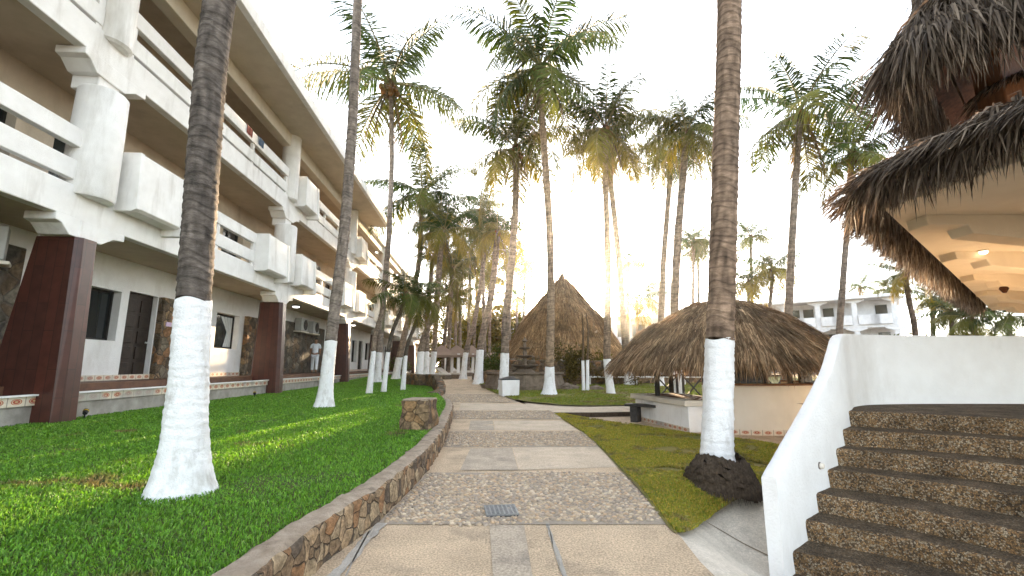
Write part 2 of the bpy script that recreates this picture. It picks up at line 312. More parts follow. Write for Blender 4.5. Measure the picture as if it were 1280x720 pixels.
# ------------------------------------------------------------------ ground, path, lawns
def resample(P, n):
    P = np.asarray(P, float)[:, :2]; d = np.r_[0, np.cumsum(np.linalg.norm(np.diff(P, axis=0), axis=1))]
    s = np.linspace(0, d[-1], n); return np.stack([np.interp(s, d, P[:, 0]), np.interp(s, d, P[:, 1])], 1)
def byY(P, Y):
    P = np.asarray(P, float); i = np.argsort(P[:, 1]); return np.interp(Y, P[i, 1], P[i, 0])
def strip_mesh(name, A, B, nv, zf, mat, wob=0., kind='structure'):
    n = len(A); u = np.linspace(0, 1, nv)[None, :, None]; XY = A[:, None, :] * (1 - u) + B[:, None, :] * u
    Z = zf(XY[..., 0], XY[..., 1])
    if wob:
        for i in range(n):
            for j in range(nv): Z[i, j] += wob * fbm((XY[i, j, 0], XY[i, j, 1], 0), .8)
    V = np.concatenate([XY, Z[..., None]], 2).reshape(-1, 3); I = np.arange(n * nv).reshape(n, nv)
    Q = np.stack([I[:-1, :-1], I[:-1, 1:], I[1:, 1:], I[1:, :-1]], -1).reshape(-1, 4)
    # face up
    a, b2, c = V[Q[0, 0]], V[Q[0, 1]], V[Q[0, 2]]
    if np.cross(b2 - a, c - a)[2] < 0: Q = Q[:, ::-1]
    o = link(name, npmesh(name, V, Q, smooth=True), mat)
    return tag(o, kind=kind)

# far-reaching ground sheet
xs = np.r_[-600, -200, np.linspace(-60, 60, 61), 200, 600]; ys = np.r_[-60, np.linspace(-8, 60, 69), 120, 400, 1200]
X, Y = np.meshgrid(xs, ys, indexing='ij'); Z = gz(Y) - .06 - .48 * (1 - sm(14, 32, Y))
I = np.arange(X.size).reshape(X.shape)
tag(link('ground', npmesh('ground', np.stack([X, Y, Z], -1).reshape(-1, 3), np.stack([I[:-1, :-1], I[1:, :-1], I[1:, 1:], I[:-1, 1:]], -1).reshape(-1, 4), smooth=True), M['soil']), kind='structure')

LE_px = [(389, 720), (431, 685), (475, 650), (506, 620), (534, 589), (548, 568), (556, 553), (563, 532), (566, 518), (562, 508), (553, 498), (545, 488), (546, 479), (556, 472)]
LE = np.array([GT(x, y, gz) for x, y in LE_px]); LE = np.vstack([[LE[0, 0] + (LE[0, 0]-LE[1, 0])*1.2, LE[0, 1] - 1.6, 0], LE])
RE_px = [(905, 730), (848, 668), (790, 600), (735, 545), (690, 515), (655, 505), (628, 495), (608, 486), (599, 480), (592, 473)]
RE = np.array([GT(x, y, gz) for x, y in RE_px]); RE = np.vstack([[RE[0, 0] + .25, RE[0, 1] - 1.5, 0], RE])
LEc = catmull(LE, 200); REc = catmull(RE, 200)
Ys = np.linspace(.6, min(LE[-1, 1], RE[-1, 1]), 160)
PA = np.stack([byY(LEc, Ys) - .02, Ys], 1); PB = np.stack([byY(REc, Ys), Ys], 1)
Yend = Ys[-1]
strip_mesh('path', PA, PB, 12, lambda x, y: gz(y), M['path'], .006)
# the path runs on towards the loungers
YY = np.linspace(Yend - .05, 60, 20)
strip_mesh('path_continuation', np.stack([np.interp(YY, [Yend, 60], [PA[-1, 0] - .3, -6.5]), YY], 1), np.stack([np.interp(YY, [Yend, 60], [PB[-1, 0] + .2, -1.]), YY], 1), 6, lambda x, y: gz(y) - .004, M['path'])

# pebble bands set in the path
ico = {}
for sd in (1, 2):
    bm = bmesh.new(); bmesh.ops.create_icosphere(bm, subdivisions=sd, radius=1); bm.verts.ensure_lookup_table()
    ico[sd] = (np.array([v.co[:] for v in bm.verts]), np.array([[v.index for v in f.verts] for f in bm.faces])); bm.free()
def pebbles(name, P, size, cols, sd, flat=.55, rz=None, zf=None):
    n = len(P); bv, bf = ico[sd]; s = size * RNG.uniform(.75, 1.3, n)
    a = RNG.uniform(0, 2 * np.pi, n) if rz is None else rz; el = RNG.uniform(.62, .95, n)
    V = bv[None] * np.stack([s, s * el, s * flat * RNG.uniform(.7, 1.2, n)], 1)[:, None]
    c, si = np.cos(a)[:, None], np.sin(a)[:, None]
    V = np.stack([V[..., 0] * c - V[..., 1] * si, V[..., 0] * si + V[..., 1] * c, V[..., 2]], -1) + P[:, None]
    T = (bf[None] + (np.arange(n) * len(bv))[:, None, None]).reshape(-1, 3)
    return npmesh(name, V.reshape(-1, 3), None, T, np.repeat(cols, len(bv), 0), True)
PAL = np.array([1.2, 1.06, .88]) * np.array([(.42, .35, .27), (.50, .42, .32), (.36, .29, .22), (.30, .26, .23), (.58, .52, .44), (.24, .21, .19), (.46, .34, .23), (.33, .30, .28)])
def hexpts(x0, x1, y0, y1, s):
    ny = int((y1 - y0) / (s * .86)) + 1; nx = int((x1 - x0) / s) + 1
    j, i = np.meshgrid(np.arange(ny), np.arange(nx), indexing='ij')
    x = x0 + (i + .5 * (j % 2)) * s; y = y0 + j * s * .86
    return np.stack([x.ravel(), y.ravel()], 1) + RNG.uniform(-.22, .22, (nx * ny, 2)) * s
def band(ya_px, yb_px, bow, size, sd):
    y1 = GT(640, ya_px, gz)[1]; y0 = GT(640, yb_px, gz)[1]
    P = hexpts(-4, 5, y0 - .4, y1 + .2, size * 2.05)
    xl, xr = byY(LEc, P[:, 1]) + .03, byY(REc, P[:, 1]) - .03; f = (P[:, 0] - xl) / (xr - xl)
    ok = (f > 0) & (f < 1) & (P[:, 1] < y1 + .05 * np.sin(P[:, 0] * 3)) & (P[:, 1] > y0 - bow * np.sin(np.pi * np.clip(f, 0, 1)) + .1 * f + .04 * np.sin(P[:, 0] * 5))
    P = P[ok]; z = gz(P[:, 1]) + .005 + RNG.uniform(-.004, .005, len(P))
    # bed sheet
    yy = np.linspace(y0 - .02, y1 + .03, 14)
    strip_mesh('pebble_bed', np.stack([byY(LEc, yy) + .01, yy], 1), np.stack([byY(REc, yy) - .01, yy], 1), 8, lambda x, y: gz(y) + .005 + 0 * x, M['bed'])
    c = PAL[RNG.integers(0, len(PAL), len(P))] * RNG.uniform(.82, 1.1, (len(P), 1)) * .75 + .25 * np.array([.42, .35, .27])
    o = link('pebble_band', pebbles('pebble_band', np.column_stack([P, z]), size, c, sd), M['pebble']); tag(o, kind='structure')
    return y0, y1
B1 = band(592, 655, .05, .019, 2); B2 = band(540, 559, .0, .021, 1); B3 = band(514, 524, 0, .024, 1); B4 = band(493, 503, 0, .028, 1)
def sheet(name, px, zf, off, mat, n=6, thing=None):
    """a thin four-cornered sheet lying on the ground"""
    P = [GT(x, y, zf)[:2] for x, y in px]
    A = np.array([P[0] + (P[3] - P[0]) * t for t in np.linspace(0, 1, n)]); B = np.array([P[1] + (P[2] - P[1]) * t for t in np.linspace(0, 1, n)])
    return strip_mesh(name, A, B, n, lambda x, y: zf(y) + off + 0 * x, mat)
for px, m in [([(588, 561), (640, 560), (648, 588), (575, 588)], 'slab2'), ([(641, 560), (757, 558), (781, 584), (649, 588)], 'slab'), ([(588, 526), (616, 526), (618, 538), (586, 538)], 'slab2'),
              ([(617, 526), (704, 526), (722, 538), (619, 538)], 'slab'), ([(576, 504), (678, 506), (690, 513), (574, 513)], 'slab')]:
    sheet('path_slab', px, gz, .004, M[m])
def crack(px, w, m, name='mortar_patch'):
    P = np.array([GT(x, y, gz) for x, y in px]); P = catmull(P, 26); n = len(P); T = np.gradient(P, axis=0); T /= np.linalg.norm(T, axis=1)[:, None]
    wv = np.array([w * (1 + .5 * fbm((i * .37, 1, w * 9))) for i in range(n)])[:, None]; nn = np.stack([-T[:, 1], T[:, 0]], 1) * wv
    strip_mesh(name, P[:, :2] + nn, P[:, :2] - nn, 3, lambda x, y: gz(y) + .0085 + 0 * x, m)
crack([(478, 655), (455, 678), (440, 698), (408, 730)], .035, M['mortar'])
crack([(462, 664), (444, 697), (432, 722)], .005, M['concrete'], 'path_crack')
crack([(684, 655), (690, 675), (697, 692), (708, 728)], .012, M['mortar'])
crack([(683, 655), (688, 668), (693, 690), (706, 730)], .003, M['concrete'], 'path_crack')
sheet('path_slab', [(612, 656), (655, 657), (668, 735), (617, 735)], gz, .004, M['slab2'])

# drain cover sunk in the first pebble band
dc = GT(626, 641, gz); dr = empty('drain_cover', (dc[0], dc[1], gz(dc[1]) + .014), R(8), 'small dark grid drain cover set in the nearest pebble band of the path', 'drain cover')
m = MB()
for i in range(8): m.box(-.13 + i * .036, -.13 + i * .036 + .012, -.13, .135, 0, .014)
for i in range(8): m.box(-.132, .136, -.13 + i * .036, -.13 + i * .036 + .012, .001, .0125)
m.build('grate', mat('blue_grey_iron', (.15, .155, .16), (.22, .22, .215), 20, .5, .3), dr)
MB().box(-.13, .13, -.13, .13, -.006, .001).build('pit_shade_slab', M['black'], dr)  # thin black slab standing in for the shade below the grate

# left kerb wall: rough stones with a mortar cap
def kerb(name, P, w, hf, side, mat_side, mat_cap, label, cat, parent_z=0.):
    P = np.asarray(P)[:, :2]; n = len(P); T = np.gradient(P, axis=0); T /= np.linalg.norm(T, axis=1)[:, None]; nn = np.stack([-T[:, 1], T[:, 0]], 1) * side
    prof = [(0, -.05), (.0, .25), (.0, .5), (.0, .75), (-.004, .93), (.012, 1.0)]   # face the path
    capu = np.linspace(.012, w, 6); V = []; VC = []
    for i in range(n):
        h = hf(P[i, 1]); g = gz(P[i, 1])
        for u, t in prof:
            k = .022 * fbm((P[i, 0] * 7, P[i, 1] * 7, t * h * 7)) ; q = P[i] + nn[i] * (u + k); V.append((q[0], q[1], g + t * h + .012 * (t > .9) * fbm((P[i, 0] * 5, P[i, 1] * 5, 3))))
        V_last = V[-1]
        for j, u in enumerate(capu):
            if j == 0: VC.append((V_last[0], V_last[1], V_last[2])); continue
            e = .025 * fbm((P[i, 0] * 4, P[i, 1] * 4, 9)) * (j == 5); q = P[i] + nn[i] * (u + e)
            VC.append((q[0], q[1], g + h + .014 + .016 * fbm((q[0] * 6, q[1] * 6, 1)) - .02 * (j == 5)))
        q = P[i] + nn[i] * w; VC.append((q[0], q[1], g - .05))
    root = empty(name, (P[0, 0], P[0, 1], 0), 0, label, cat)
    for nm, VV, m_, mm in (('stone_face', V, len(prof), mat_side), ('cap', VC, 7, mat_cap)):
        VV = np.array(VV) - np.array([P[0, 0], P[0, 1], 0]); I = np.arange(n * m_).reshape(n, m_); Q = np.stack([I[:-1, :-1], I[1:, :-1], I[1:, 1:], I[:-1, 1:]], -1).reshape(-1, 4)
        if side < 0: Q = Q[:, ::-1]
        ends = []
        o = link(nm, npmesh(nm, VV, Q, smooth=False), mm, root)
    return root
i0 = np.linalg.norm(LEc[:, :2] - GT(562, 508, gz)[:2], axis=1).argmin()
KP = catmull(LE[:11], 330)
kerb('stone_kerb', KP, .20, lambda y: lawn_l(y) + .012 - gz(y), 1, M['kerbstone'], M['kerbcap'], 'long curved kerb of rough brown stones holding the left lawn along the path', 'kerb')

# lawns
def dip(x, y): return -.34 * sm(1.15, 2.0, np.asarray(x)) * (1 - sm(3.7, 4.9, np.asarray(y)))
def GD(x, y):
    r = ray(x, y)
    for t in np.arange(1.5, 9, .01):
        q = r * t + np.array([0, 0, EYE])
        if q[2] <= float(dip(q[0], q[1])) + .03: return q
    return q
BX0, BTH = -7.45, math.atan(40 / F * cp)          # hotel frame
def plinth_x(y): return BX0 - .07 * y
yy = np.linspace(.8, 44, 150)
klx = np.interp(yy, *(lambda q: (q[:, 1], q[:, 0]))(LEc[np.argsort(LEc[:, 1])])) - .185
klx = np.where(yy > LE[-1, 1], LE[-1, 0] - .2 - (yy - LE[-1, 1]) * .09, klx)
LA = np.stack([klx, yy], 1); LB = np.stack([plinth_x(yy) - .25, yy], 1)
strip_mesh('lawn', LA, LB, 30, lambda x, y: lawn_l(y) - .012 + 0 * x, M['turf'], .03)
RA = catmull(np.array([GT(x, y, gz) for x, y in [(848, 668), (790, 600), (735, 545), (691, 515.5)]]), 80)[:, :2]
RBp = np.array([GD(x, y) for x, y in [(1008, 597), (1030, 580), (1000, 564)]] + [GT(x, y, gz) for x, y in [(940, 554), (870, 546), (790, 533), (725, 523), (693, 516)]]); RB = resample(catmull(RBp, 120), 80)
def zA(x, y): return dip(x, y) + .010 + .028 * sm(.0, .25, np.asarray(x) - byY(REc, np.asarray(y)) + .05) + .10 * np.exp(-((x - 2.15) ** 2 + (y - 4.75) ** 2) / .5)
RA[:, 0] -= .035
RA = resample(np.vstack([np.array([GD(x, 668 - (x - 848) * .435)[:2] for x in np.linspace(1004, 856, 9)]), RA]), 120); RB = resample(RB, 120)
POLY = np.vstack([RA, RB[::-1]])
def inside(P, poly):
    x, y = P[:, 0], P[:, 1]; r = np.zeros(len(P), bool); n = len(poly)
    for i in range(n):
        (x0, y0), (x1, y1) = poly[i][:2], poly[i - 1][:2]
        r ^= ((y0 > y) != (y1 > y)) & (x < (x1 - x0) * (y - y0) / (y1 - y0 + 1e-12) + x0)
    return r
from mathutils.geometry import delaunay_2d_cdt
gx, gy = np.meshgrid(np.arange(POLY[:, 0].min(), POLY[:, 0].max(), .11), np.arange(POLY[:, 1].min(), POLY[:, 1].max(), .11)); gp = np.stack([gx.ravel(), gy.ravel()], 1) + RNG.uniform(-.02, .02, (gx.size, 2)); gp = gp[inside(gp, POLY)]
cd = delaunay_2d_cdt([Vector(q) for q in POLY] + [Vector(q) for q in gp], [], [list(range(len(POLY)))], 1, 1e-5)
vx = np.array([v[:] for v in cd[0]]); vz = zA(vx[:, 0], vx[:, 1]) + np.array([.03 * fbm((q[0], q[1], 0), .8) for q in vx]) * sm(0, .3, vx[:, 0] - byY(REc, vx[:, 1]))
tag(link('lawn', npmesh('lawn', np.column_stack([vx, vz]), None, np.array([f if np.cross(vx[f[1]] - vx[f[0]], vx[f[2]] - vx[f[0]]) > 0 else f[::-1] for f in cd[2]]), smooth=True), M['turf_r']), kind='structure')
LBa = resample(catmull(np.array([GT(x, y, gz) for x, y in [(599, 481), (608, 487), (628, 495.5), (655, 503), (720, 508), (800, 507), (960, 505)]]), 90), 90)
LBb = np.stack([np.linspace(-1.5, 26, 90), np.full(90, 33.)], 1)
strip_mesh('lawn', LBa, LBb, 30, lambda x, y: gz(y) + .03 + 0 * x, M['turf_r'], .04)
# cross path, bar plaza and the step between them
cA = np.array([GT(655, 503, gz), GT(720, 506, gz), GT(800, 506, gz), [16, 14.4, 0]]); cB = np.array([GT(672, 515, gz), GT(740, 515.5, gz), GT(800, 514, gz), [16, 12.2, 0]])
strip_mesh('side_path', resample(cA, 30), resample(cB, 30), 5, lambda x, y: gz(y) - .005 + 0 * x, M['slab'])
pB = resample(cB, 30); pA = pB.copy(); pA[:, 1] = 5.4; pA[:, 0] = np.linspace(2.2, 18, 30); 
strip_mesh('bar_plaza', pB, pA, 20, lambda x, y: -.1 + 0 * x, M['path'])
m = MB(); q0, q1 = GT(693, 515.4, gz), np.array([16, 12.2, 0])
m.prism([(q0[0], q0[1] - .03), (GT(740, 515.5, gz)[0], GT(740, 515.5, gz)[1] - .03), (GT(800, 514, gz)[0], GT(800, 514, gz)[1] - .03), (16, 12.17), (16, 12.25), (GT(800, 514, gz)[0], GT(800, 514, gz)[1] + .05), (GT(740, 515.5, gz)[0], GT(740, 515.5, gz)[1] + .05), (q0[0], q0[1] + .05)], 'z', -.2, .012)
tag(m.build('step_kerb', M['root']), 'long dark edging of the step from the side path down to the bar', 'kerb')
# pale pavers at the foot of the stairs
yp = np.linspace(1.0, 4.9, 40); pxa = byY(REc, yp) - .05
strip_mesh('paver', np.stack([pxa, yp], 1), np.stack([np.full(40, 3.3), yp], 1), 30, lambda x, y: dip(x, y) - .012, M['paver'])
def groove(px):
    P = catmull(np.array([GD(*q) for q in px]), 30)[:, :2]; T = np.gradient(P, axis=0); T /= np.linalg.norm(T, axis=1)[:, None]; nn = np.stack([-T[:, 1], T[:, 0]], 1) * .006
    strip_mesh('paver_joint', P + nn, P - nn, 3, lambda x, y: dip(x, y) - .007, M['soil'])
groove([(884, 648), (915, 666), (965, 692), (1010, 715)])
# narrow brown path across the left lawn
g0, g1 = GT(418, 486, lawn_l), GT(520, 494, lawn_l)
strip_mesh('garden_path', np.array([g0[:2] + (g1 - g0)[:2] * t for t in np.linspace(-.3, 1.05, 12)]), np.array([g0[:2] + (g1 - g0)[:2] * t + np.array([0, .5]) for t in np.linspace(-.3, 1.05, 12)]), 3, lambda x, y: lawn_l(y) + .02 + 0 * x, M['soil'])

def grass(name, A, B, zf, N, seglim, hscale, palette, dry, dscale, ylo, yhi, bare=-9, poly=None):
    """short blades sown over the strip A-B, thinner and broader with distance"""
    Yq = ylo * (yhi / ylo) ** RNG.random(N * 2)
    iA = np.argsort(A[:, 1]); f = RNG.random(len(Yq))
    k = np.clip(np.searchsorted(A[iA, 1], Yq), 1, len(A) - 1); a = np.stack([np.interp(Yq, A[iA, 1], A[iA, 0]), Yq], 1)
    b = np.stack([np.interp(Yq, B[np.argsort(B[:, 1]), 1], B[np.argsort(B[:, 1]), 0]), Yq], 1)
    P = a * (1 - f[:, None]) + b * f[:, None]
    if poly is not None: P = np.column_stack([RNG.uniform(poly[:, 0].min(), poly[:, 0].max(), N * 6), ylo * (yhi / ylo) ** RNG.random(N * 6)]); P = P[inside(P, poly)][:int(N * 1.7)]
    nz = np.array([fbm((p[0], p[1], 2.), dscale) for p in P]); nz2 = np.array([fbm((p[0], p[1], 7.), dscale * 3.1) for p in P])
    dryv = sm(dry - .15, dry + .25, nz * .7 + nz2 * .5)
    keep = (RNG.random(len(P)) > dryv * .55) & ((nz2 + nz * .5) < 9 if bare < -5 else (nz2 * .6 + nz) < bare); P, dryv = P[keep][:N], dryv[keep][:N]; n = len(P)
    d = np.hypot(P[:, 0], P[:, 1]); sc = np.clip(d / 4.2, .75, 4.) ** .75
    h = hscale * RNG.uniform(.55, 1.25, n) * sc ** .45; w = .0040 * RNG.uniform(.7, 1.5, n) * sc
    az = RNG.uniform(0, 2 * np.pi, n); lean = RNG.uniform(.15, 1.1, n); la = RNG.uniform(0, 2 * np.pi, n)
    s = np.stack([np.cos(az), np.sin(az), 0 * az], 1) * w[:, None]; L = np.stack([np.cos(la), np.sin(la), 0 * la], 1)
    z = zf(P[:, 0], P[:, 1]) - .006; p0 = np.column_stack([P, z])
    mid = p0 + L * (h * lean * .35)[:, None] + np.array([0, 0, 1]) * (h * .62)[:, None]; tip = p0 + L * (h * lean)[:, None] + np.array([0, 0, 1]) * (h * (1 - .35 * lean))[:, None]
    V = np.stack([p0 - s, p0 + s, mid + s * .85, mid - s * .85, tip], 1).reshape(-1, 3); i = np.arange(n)[:, None] * 5
    c = palette[RNG.integers(0, len(palette), n)] * RNG.uniform(.7, 1.25, (n, 1)); c = c * (1 - dryv[:, None]) + np.array([.24, .19, .075]) * RNG.uniform(.6, 1.1, (n, 1)) * dryv[:, None]
    me = npmesh(name, V, i + np.array([0, 1, 2, 3]), i + np.array([3, 2, 4]), np.repeat(c, 5, 0)); o = link(name, me, M['grass']); tag(o, kind='stuff'); return o
GP = np.array([(.085, .205, .022), (.11, .25, .028), (.07, .165, .02), (.14, .27, .04), (.058, .13, .018)])
tag(grass('lawn_grass', LA, LB, lambda x, y: lawn_l(y) + 0 * x, 330000, 0, .034, GP * 1.4, .6, .9, 1.5, 34), 'bright green short grass of the lawn in front of the hotel', 'grass')
GR = np.array([(.19, .21, .03), (.25, .235, .04), (.14, .18, .026), (.30, .25, .055), (.11, .16, .022)])
tag(grass('lawn_grass', RA, RB, lambda x, y: zA(x, y), 160000, 0,   .030, GR * np.array([1.7, 1.5, 1.35]), .12, 1.3, 3.1, 11.9, .30, np.vstack([RA + np.array([.03, .02]), RB[::-1]])), 'yellowing worn grass between the path and the bar', 'grass')
tag(grass('lawn_grass', np.array([GT(x, y, gz)[:2] for x, y in [(599, 481), (608, 487), (628, 495.5), (655, 503), (716, 507.5)]]), np.stack([np.interp(np.linspace(12, 33, 50), [12, 33], [9, 12]), np.linspace(12, 33, 50)], 1), lambda x, y: gz(y) + .03, 70000, 0, .03, GR * .85 + GP.mean(0) * .25, .25, .6, 14.0, 31), 'green grass round the fountain beyond the side path', 'grass')
# ------------------------------------------------------------------ palms
def crown_data(seed, nf=24, dead=4, yel=.35, droop=1.0, stiff=1.0):
    """coconut crown: arching fronds with two ranks of hanging leaflets (unit frond length)"""
    rg = np.random.default_rng(seed); VS = []; QS = []; TS = []; CS = []; nv = 0
    def push(V, Q, T, C):
        nonlocal nv
        VS.append(V); CS.append(C)
        if len(Q): QS.append(Q + nv)
        if len(T): TS.append(T + nv)
        nv += len(V)
    total = nf + dead
    for k in range(total):
        isd = k >= nf; q = k / nf
        az = k * 2.39996 + rg.normal(0, .15)
        el = (R(78) - q * R(112) + rg.normal(0, .10)) if not isd else R(rg.uniform(-75, -58))
        L = (rg.uniform(.9, 1.08) * (.72 + .28 * min(1, q * 3))) if not isd else rg.uniform(.55, .85)
        dr = (R(42) + R(42) * q + rg.normal(0, .12)) * droop if not isd else R(15)
        n = 16; t = np.linspace(0, 1, n); ang = el - dr * t ** 1.35; ang = np.maximum(ang, R(-88))
        dirs = np.stack([np.cos(ang), np.sin(ang)], 1); p2 = np.vstack([[0, 0], np.cumsum((dirs[1:] + dirs[:-1]) / 2 * L / (n - 1), 0)])
        bend = rg.normal(0, .10); azt = az + bend * t ** 2
        P = np.stack([p2[:, 0] * np.cos(azt), p2[:, 0] * np.sin(azt), p2[:, 1]], 1)
        T = np.gradient(P, axis=0); T /= np.linalg.norm(T, axis=1)[:, None]
        S = np.stack([-np.sin(azt), np.cos(azt), 0 * azt], 1); tw = rg.normal(0, .35) * t
        U = np.cross(S, T); S2 = S * np.cos(tw)[:, None] + U * np.sin(tw)[:, None]; U2 = np.cross(S2, T); U2 /= np.linalg.norm(U2, axis=1)[:, None]
        if isd: base = np.array([.20, .125, .05]) * rg.uniform(.5, 1.1)
        else:
            y = np.clip(yel * (q - .35) * 2.2 + rg.normal(0, .12), 0, 1)
            base = np.array([.036, .070, .013]) * (1 - y) + np.array([.40, .29, .03]) * y; base = base * rg.uniform(.75, 1.25)
        # midrib
        r = .011 * (1 - t * .85); ring = np.stack([P + S2 * r[:, None], P + U2 * r[:, None] * 1.2, P - S2 * r[:, None], P - U2 * r[:, None] * .7], 1)
        I = np.arange(n * 4).reshape(n, 4); Q = np.stack([I[:-1], np.roll(I[:-1], -1, 1), np.roll(I[1:], -1, 1), I[1:]], -1).reshape(-1, 4)
        push(ring.reshape(-1, 3), Q, np.zeros((0, 3), int), np.tile(np.array([.20, .17, .05]) * (1 if not isd else .6), (n * 4, 1)))
        # leaflets
        m = 80 if not isd else 30
        for sg in (-1, 1):
            tt = np.linspace(.13, .995, m) + rg.uniform(-.006, .006, m); keep = rg.random(m) > (.09 if not isd else .3); tt = tt[keep]; mm = len(tt)
            itp = lambda A: np.stack([np.interp(tt, t, A[:, c]) for c in range(3)], 1)
            p, Tt, Ss, Uu = itp(P), itp(T), itp(S2), itp(U2)
            ln = L * .30 * np.sin(np.pi * (.13 + .84 * tt)) ** .55 * rg.uniform(.62, 1.12, mm); ln = np.where(tt > .9, np.maximum(ln, L * .09), ln)
            fw = .30 + .75 * tt ** 1.5; d = Ss * sg + Tt * fw[:, None] + Uu * rg.uniform(-.05, .45, mm)[:, None] + rg.normal(0, .09, (mm, 3))
            if isd: d = Ss * sg * .25 + Tt * .5
            d /= np.linalg.norm(d, axis=1)[:, None]
            sag = (rg.uniform(.4, 1.0, mm) * (.5 + .7 * q) / stiff)[:, None] * np.array([0, 0, -1.]) if not isd else np.tile([0, 0, -.8], (mm, 1))
            w = (.0078 * np.clip(ln / .2, .5, 1.1))[:, None]
            mid = p + (d * .5 + sag * .16) * ln[:, None]; tip = p + (d * .92 + sag * .75) * ln[:, None]
            wd = np.cross(d, Uu); wd = Tt * .8 + Uu * .25; wd /= np.linalg.norm(wd, axis=1)[:, None]
            V = np.stack([p - wd * w * .5, p + wd * w * .5, mid + wd * w, mid - wd * w, tip], 1).reshape(-1, 3); i = np.arange(mm)[:, None] * 5
            c = base * rg.uniform(.8, 1.25, (mm, 1)); tipy = (tt ** 2 * .25 * rg.uniform(0, 1))[:, None]; c = c * (1 - tipy) + np.array([.26, .19, .05]) * tipy
            push(V, i + np.array([0, 1, 2, 3]), i + np.array([3, 2, 4]), np.repeat(c, 5, 0))
    return np.vstack(VS), np.vstack(QS), np.vstack(TS), np.vstack(CS)
CROWNS = []
for i, (nf, dd, ye, dr, st) in enumerate([(20, 4, .14, 1.15, .8), (18, 4, .26, 1.25, .7), (14, 4, .14, 1.0, .9), (16, 4, .85, 1.2, .7), (15, 3, .1, 1.05, .95)]):
    V, Q, T, C = crown_data(20 + i, nf, dd, ye, dr, st); me = npmesh('crown', V, Q, T, C); me.materials.append(M['leaf']); CROWNS.append(me)
def heart_mesh():
    """leaf bases, fibre and nuts at the top of the trunk (unit: frond length)"""
    V = []; T = []; C = []; rg = np.random.default_rng(3); bv, bf = ico[2]
    def ball(c, s, col):
        n = sum(len(v) for v in V); V.append(bv * s + np.array(c)); T.append(bf + n); C.append(np.tile(np.array(col), (len(bv), 1)))
    for k in range(11):
        a = k * 2.4; r = .05 + .03 * rg.random(); ball((r * math.cos(a), r * math.sin(a), -.03 - .09 * rg.random()), (.026, .026, .032), (.24, .11, .03) if k % 3 else (.10, .12, .03))
    for k in range(9):
        a = k * 2.4; ball((.035 * math.cos(a), .035 * math.sin(a), -.02 - .02 * (k % 4)), (.022, .022, .09), (.13, .075, .035))
    return npmesh('leaf_bases', np.vstack(V), None, np.vstack(T), np.vstack(C), True)
HEART = heart_mesh(); HEART.materials.append(M['bark'])

def trunk_mesh(name, P, r0, r1, ringh, seg, seed, flare=0., white=False, tint=1., base=None):
    """ringed palm trunk following the points P; radius r0 at the foot to r1 at the top"""
    P = np.asarray(P); n = len(P); d = np.r_[0, np.cumsum(np.linalg.norm(np.diff(P, axis=0), axis=1))]; f = d / d[-1]
    rg = np.random.default_rng(seed); z = d
    ph = np.interp(z, np.cumsum(np.r_[0, rg.uniform(.7, 1.3, int(d[-1] / ringh) + 3) * ringh]), np.arange(int(d[-1] / ringh) + 4)); fr = ph % 1.
    prof = (1 - fr) ** 1.6 * .06 - .02
    a = np.linspace(0, 2 * np.pi, seg, endpoint=False)
    rad = r0 + (r1 - r0) * f
    fl = flare * np.exp(-z / .22) + flare * .35 * np.exp(-z / .7)
    lob = 1 + .10 * np.sin(3 * a + seed) + .06 * np.sin(5 * a + 2 * seed)
    Rr = rad[:, None] * (1 + (prof * (.8 if white else 1))[:, None]) + fl[:, None] * lob[None]
    nzv = np.array([[fbm((math.cos(x) * 1.2, math.sin(x) * 1.2, zz * 3 + seed), 2.) for x in a] for zz in z[::max(1, n // 160)]])
    idx = np.linspace(0, len(nzv) - 1, n); lo = np.floor(idx).astype(int); hi = np.minimum(lo + 1, len(nzv) - 1); nzv = nzv[lo] * (1 - (idx - lo))[:, None] + nzv[hi] * (idx - lo)[:, None]
    Rr = Rr * (1 + nzv * .035) + np.random.default_rng(seed + 1).normal(0, .0016 if seg > 20 else 0, Rr.shape)
    V = P[:, None, :] + np.stack([Rr * np.cos(a), Rr * np.sin(a), 0 * Rr], -1)
    V[..., 2] += .02 * np.sin(2 * a + seed)[None] * (0 if white else 1) + .012 * np.sin(3 * a + ph[:, None] * 1.3) * (1 if seg > 16 else 0) * np.minimum(1, z / .3)[:, None]
    I = np.arange(n * seg).reshape(n, seg); Q = np.stack([I[:-1], np.roll(I[:-1], -1, 1), np.roll(I[1:], -1, 1), I[1:]], -1).reshape(-1, 4)
    g = (np.where(fr < .16, .62, 1.)[:, None] + .16 * np.clip(np.roll(nzv, 5, 1), -1, 1)) * (1 + nzv * .7) * (.85 + .3 * ((np.floor(ph) * .618) % 1))[:, None]
    c = g[..., None] * np.array(base if base is not None else (.25, .195, .15)) * tint
    return npmesh(name, V.reshape(-1, 3), Q, None, np.clip(c, 0, 1).reshape(-1, 3), True)

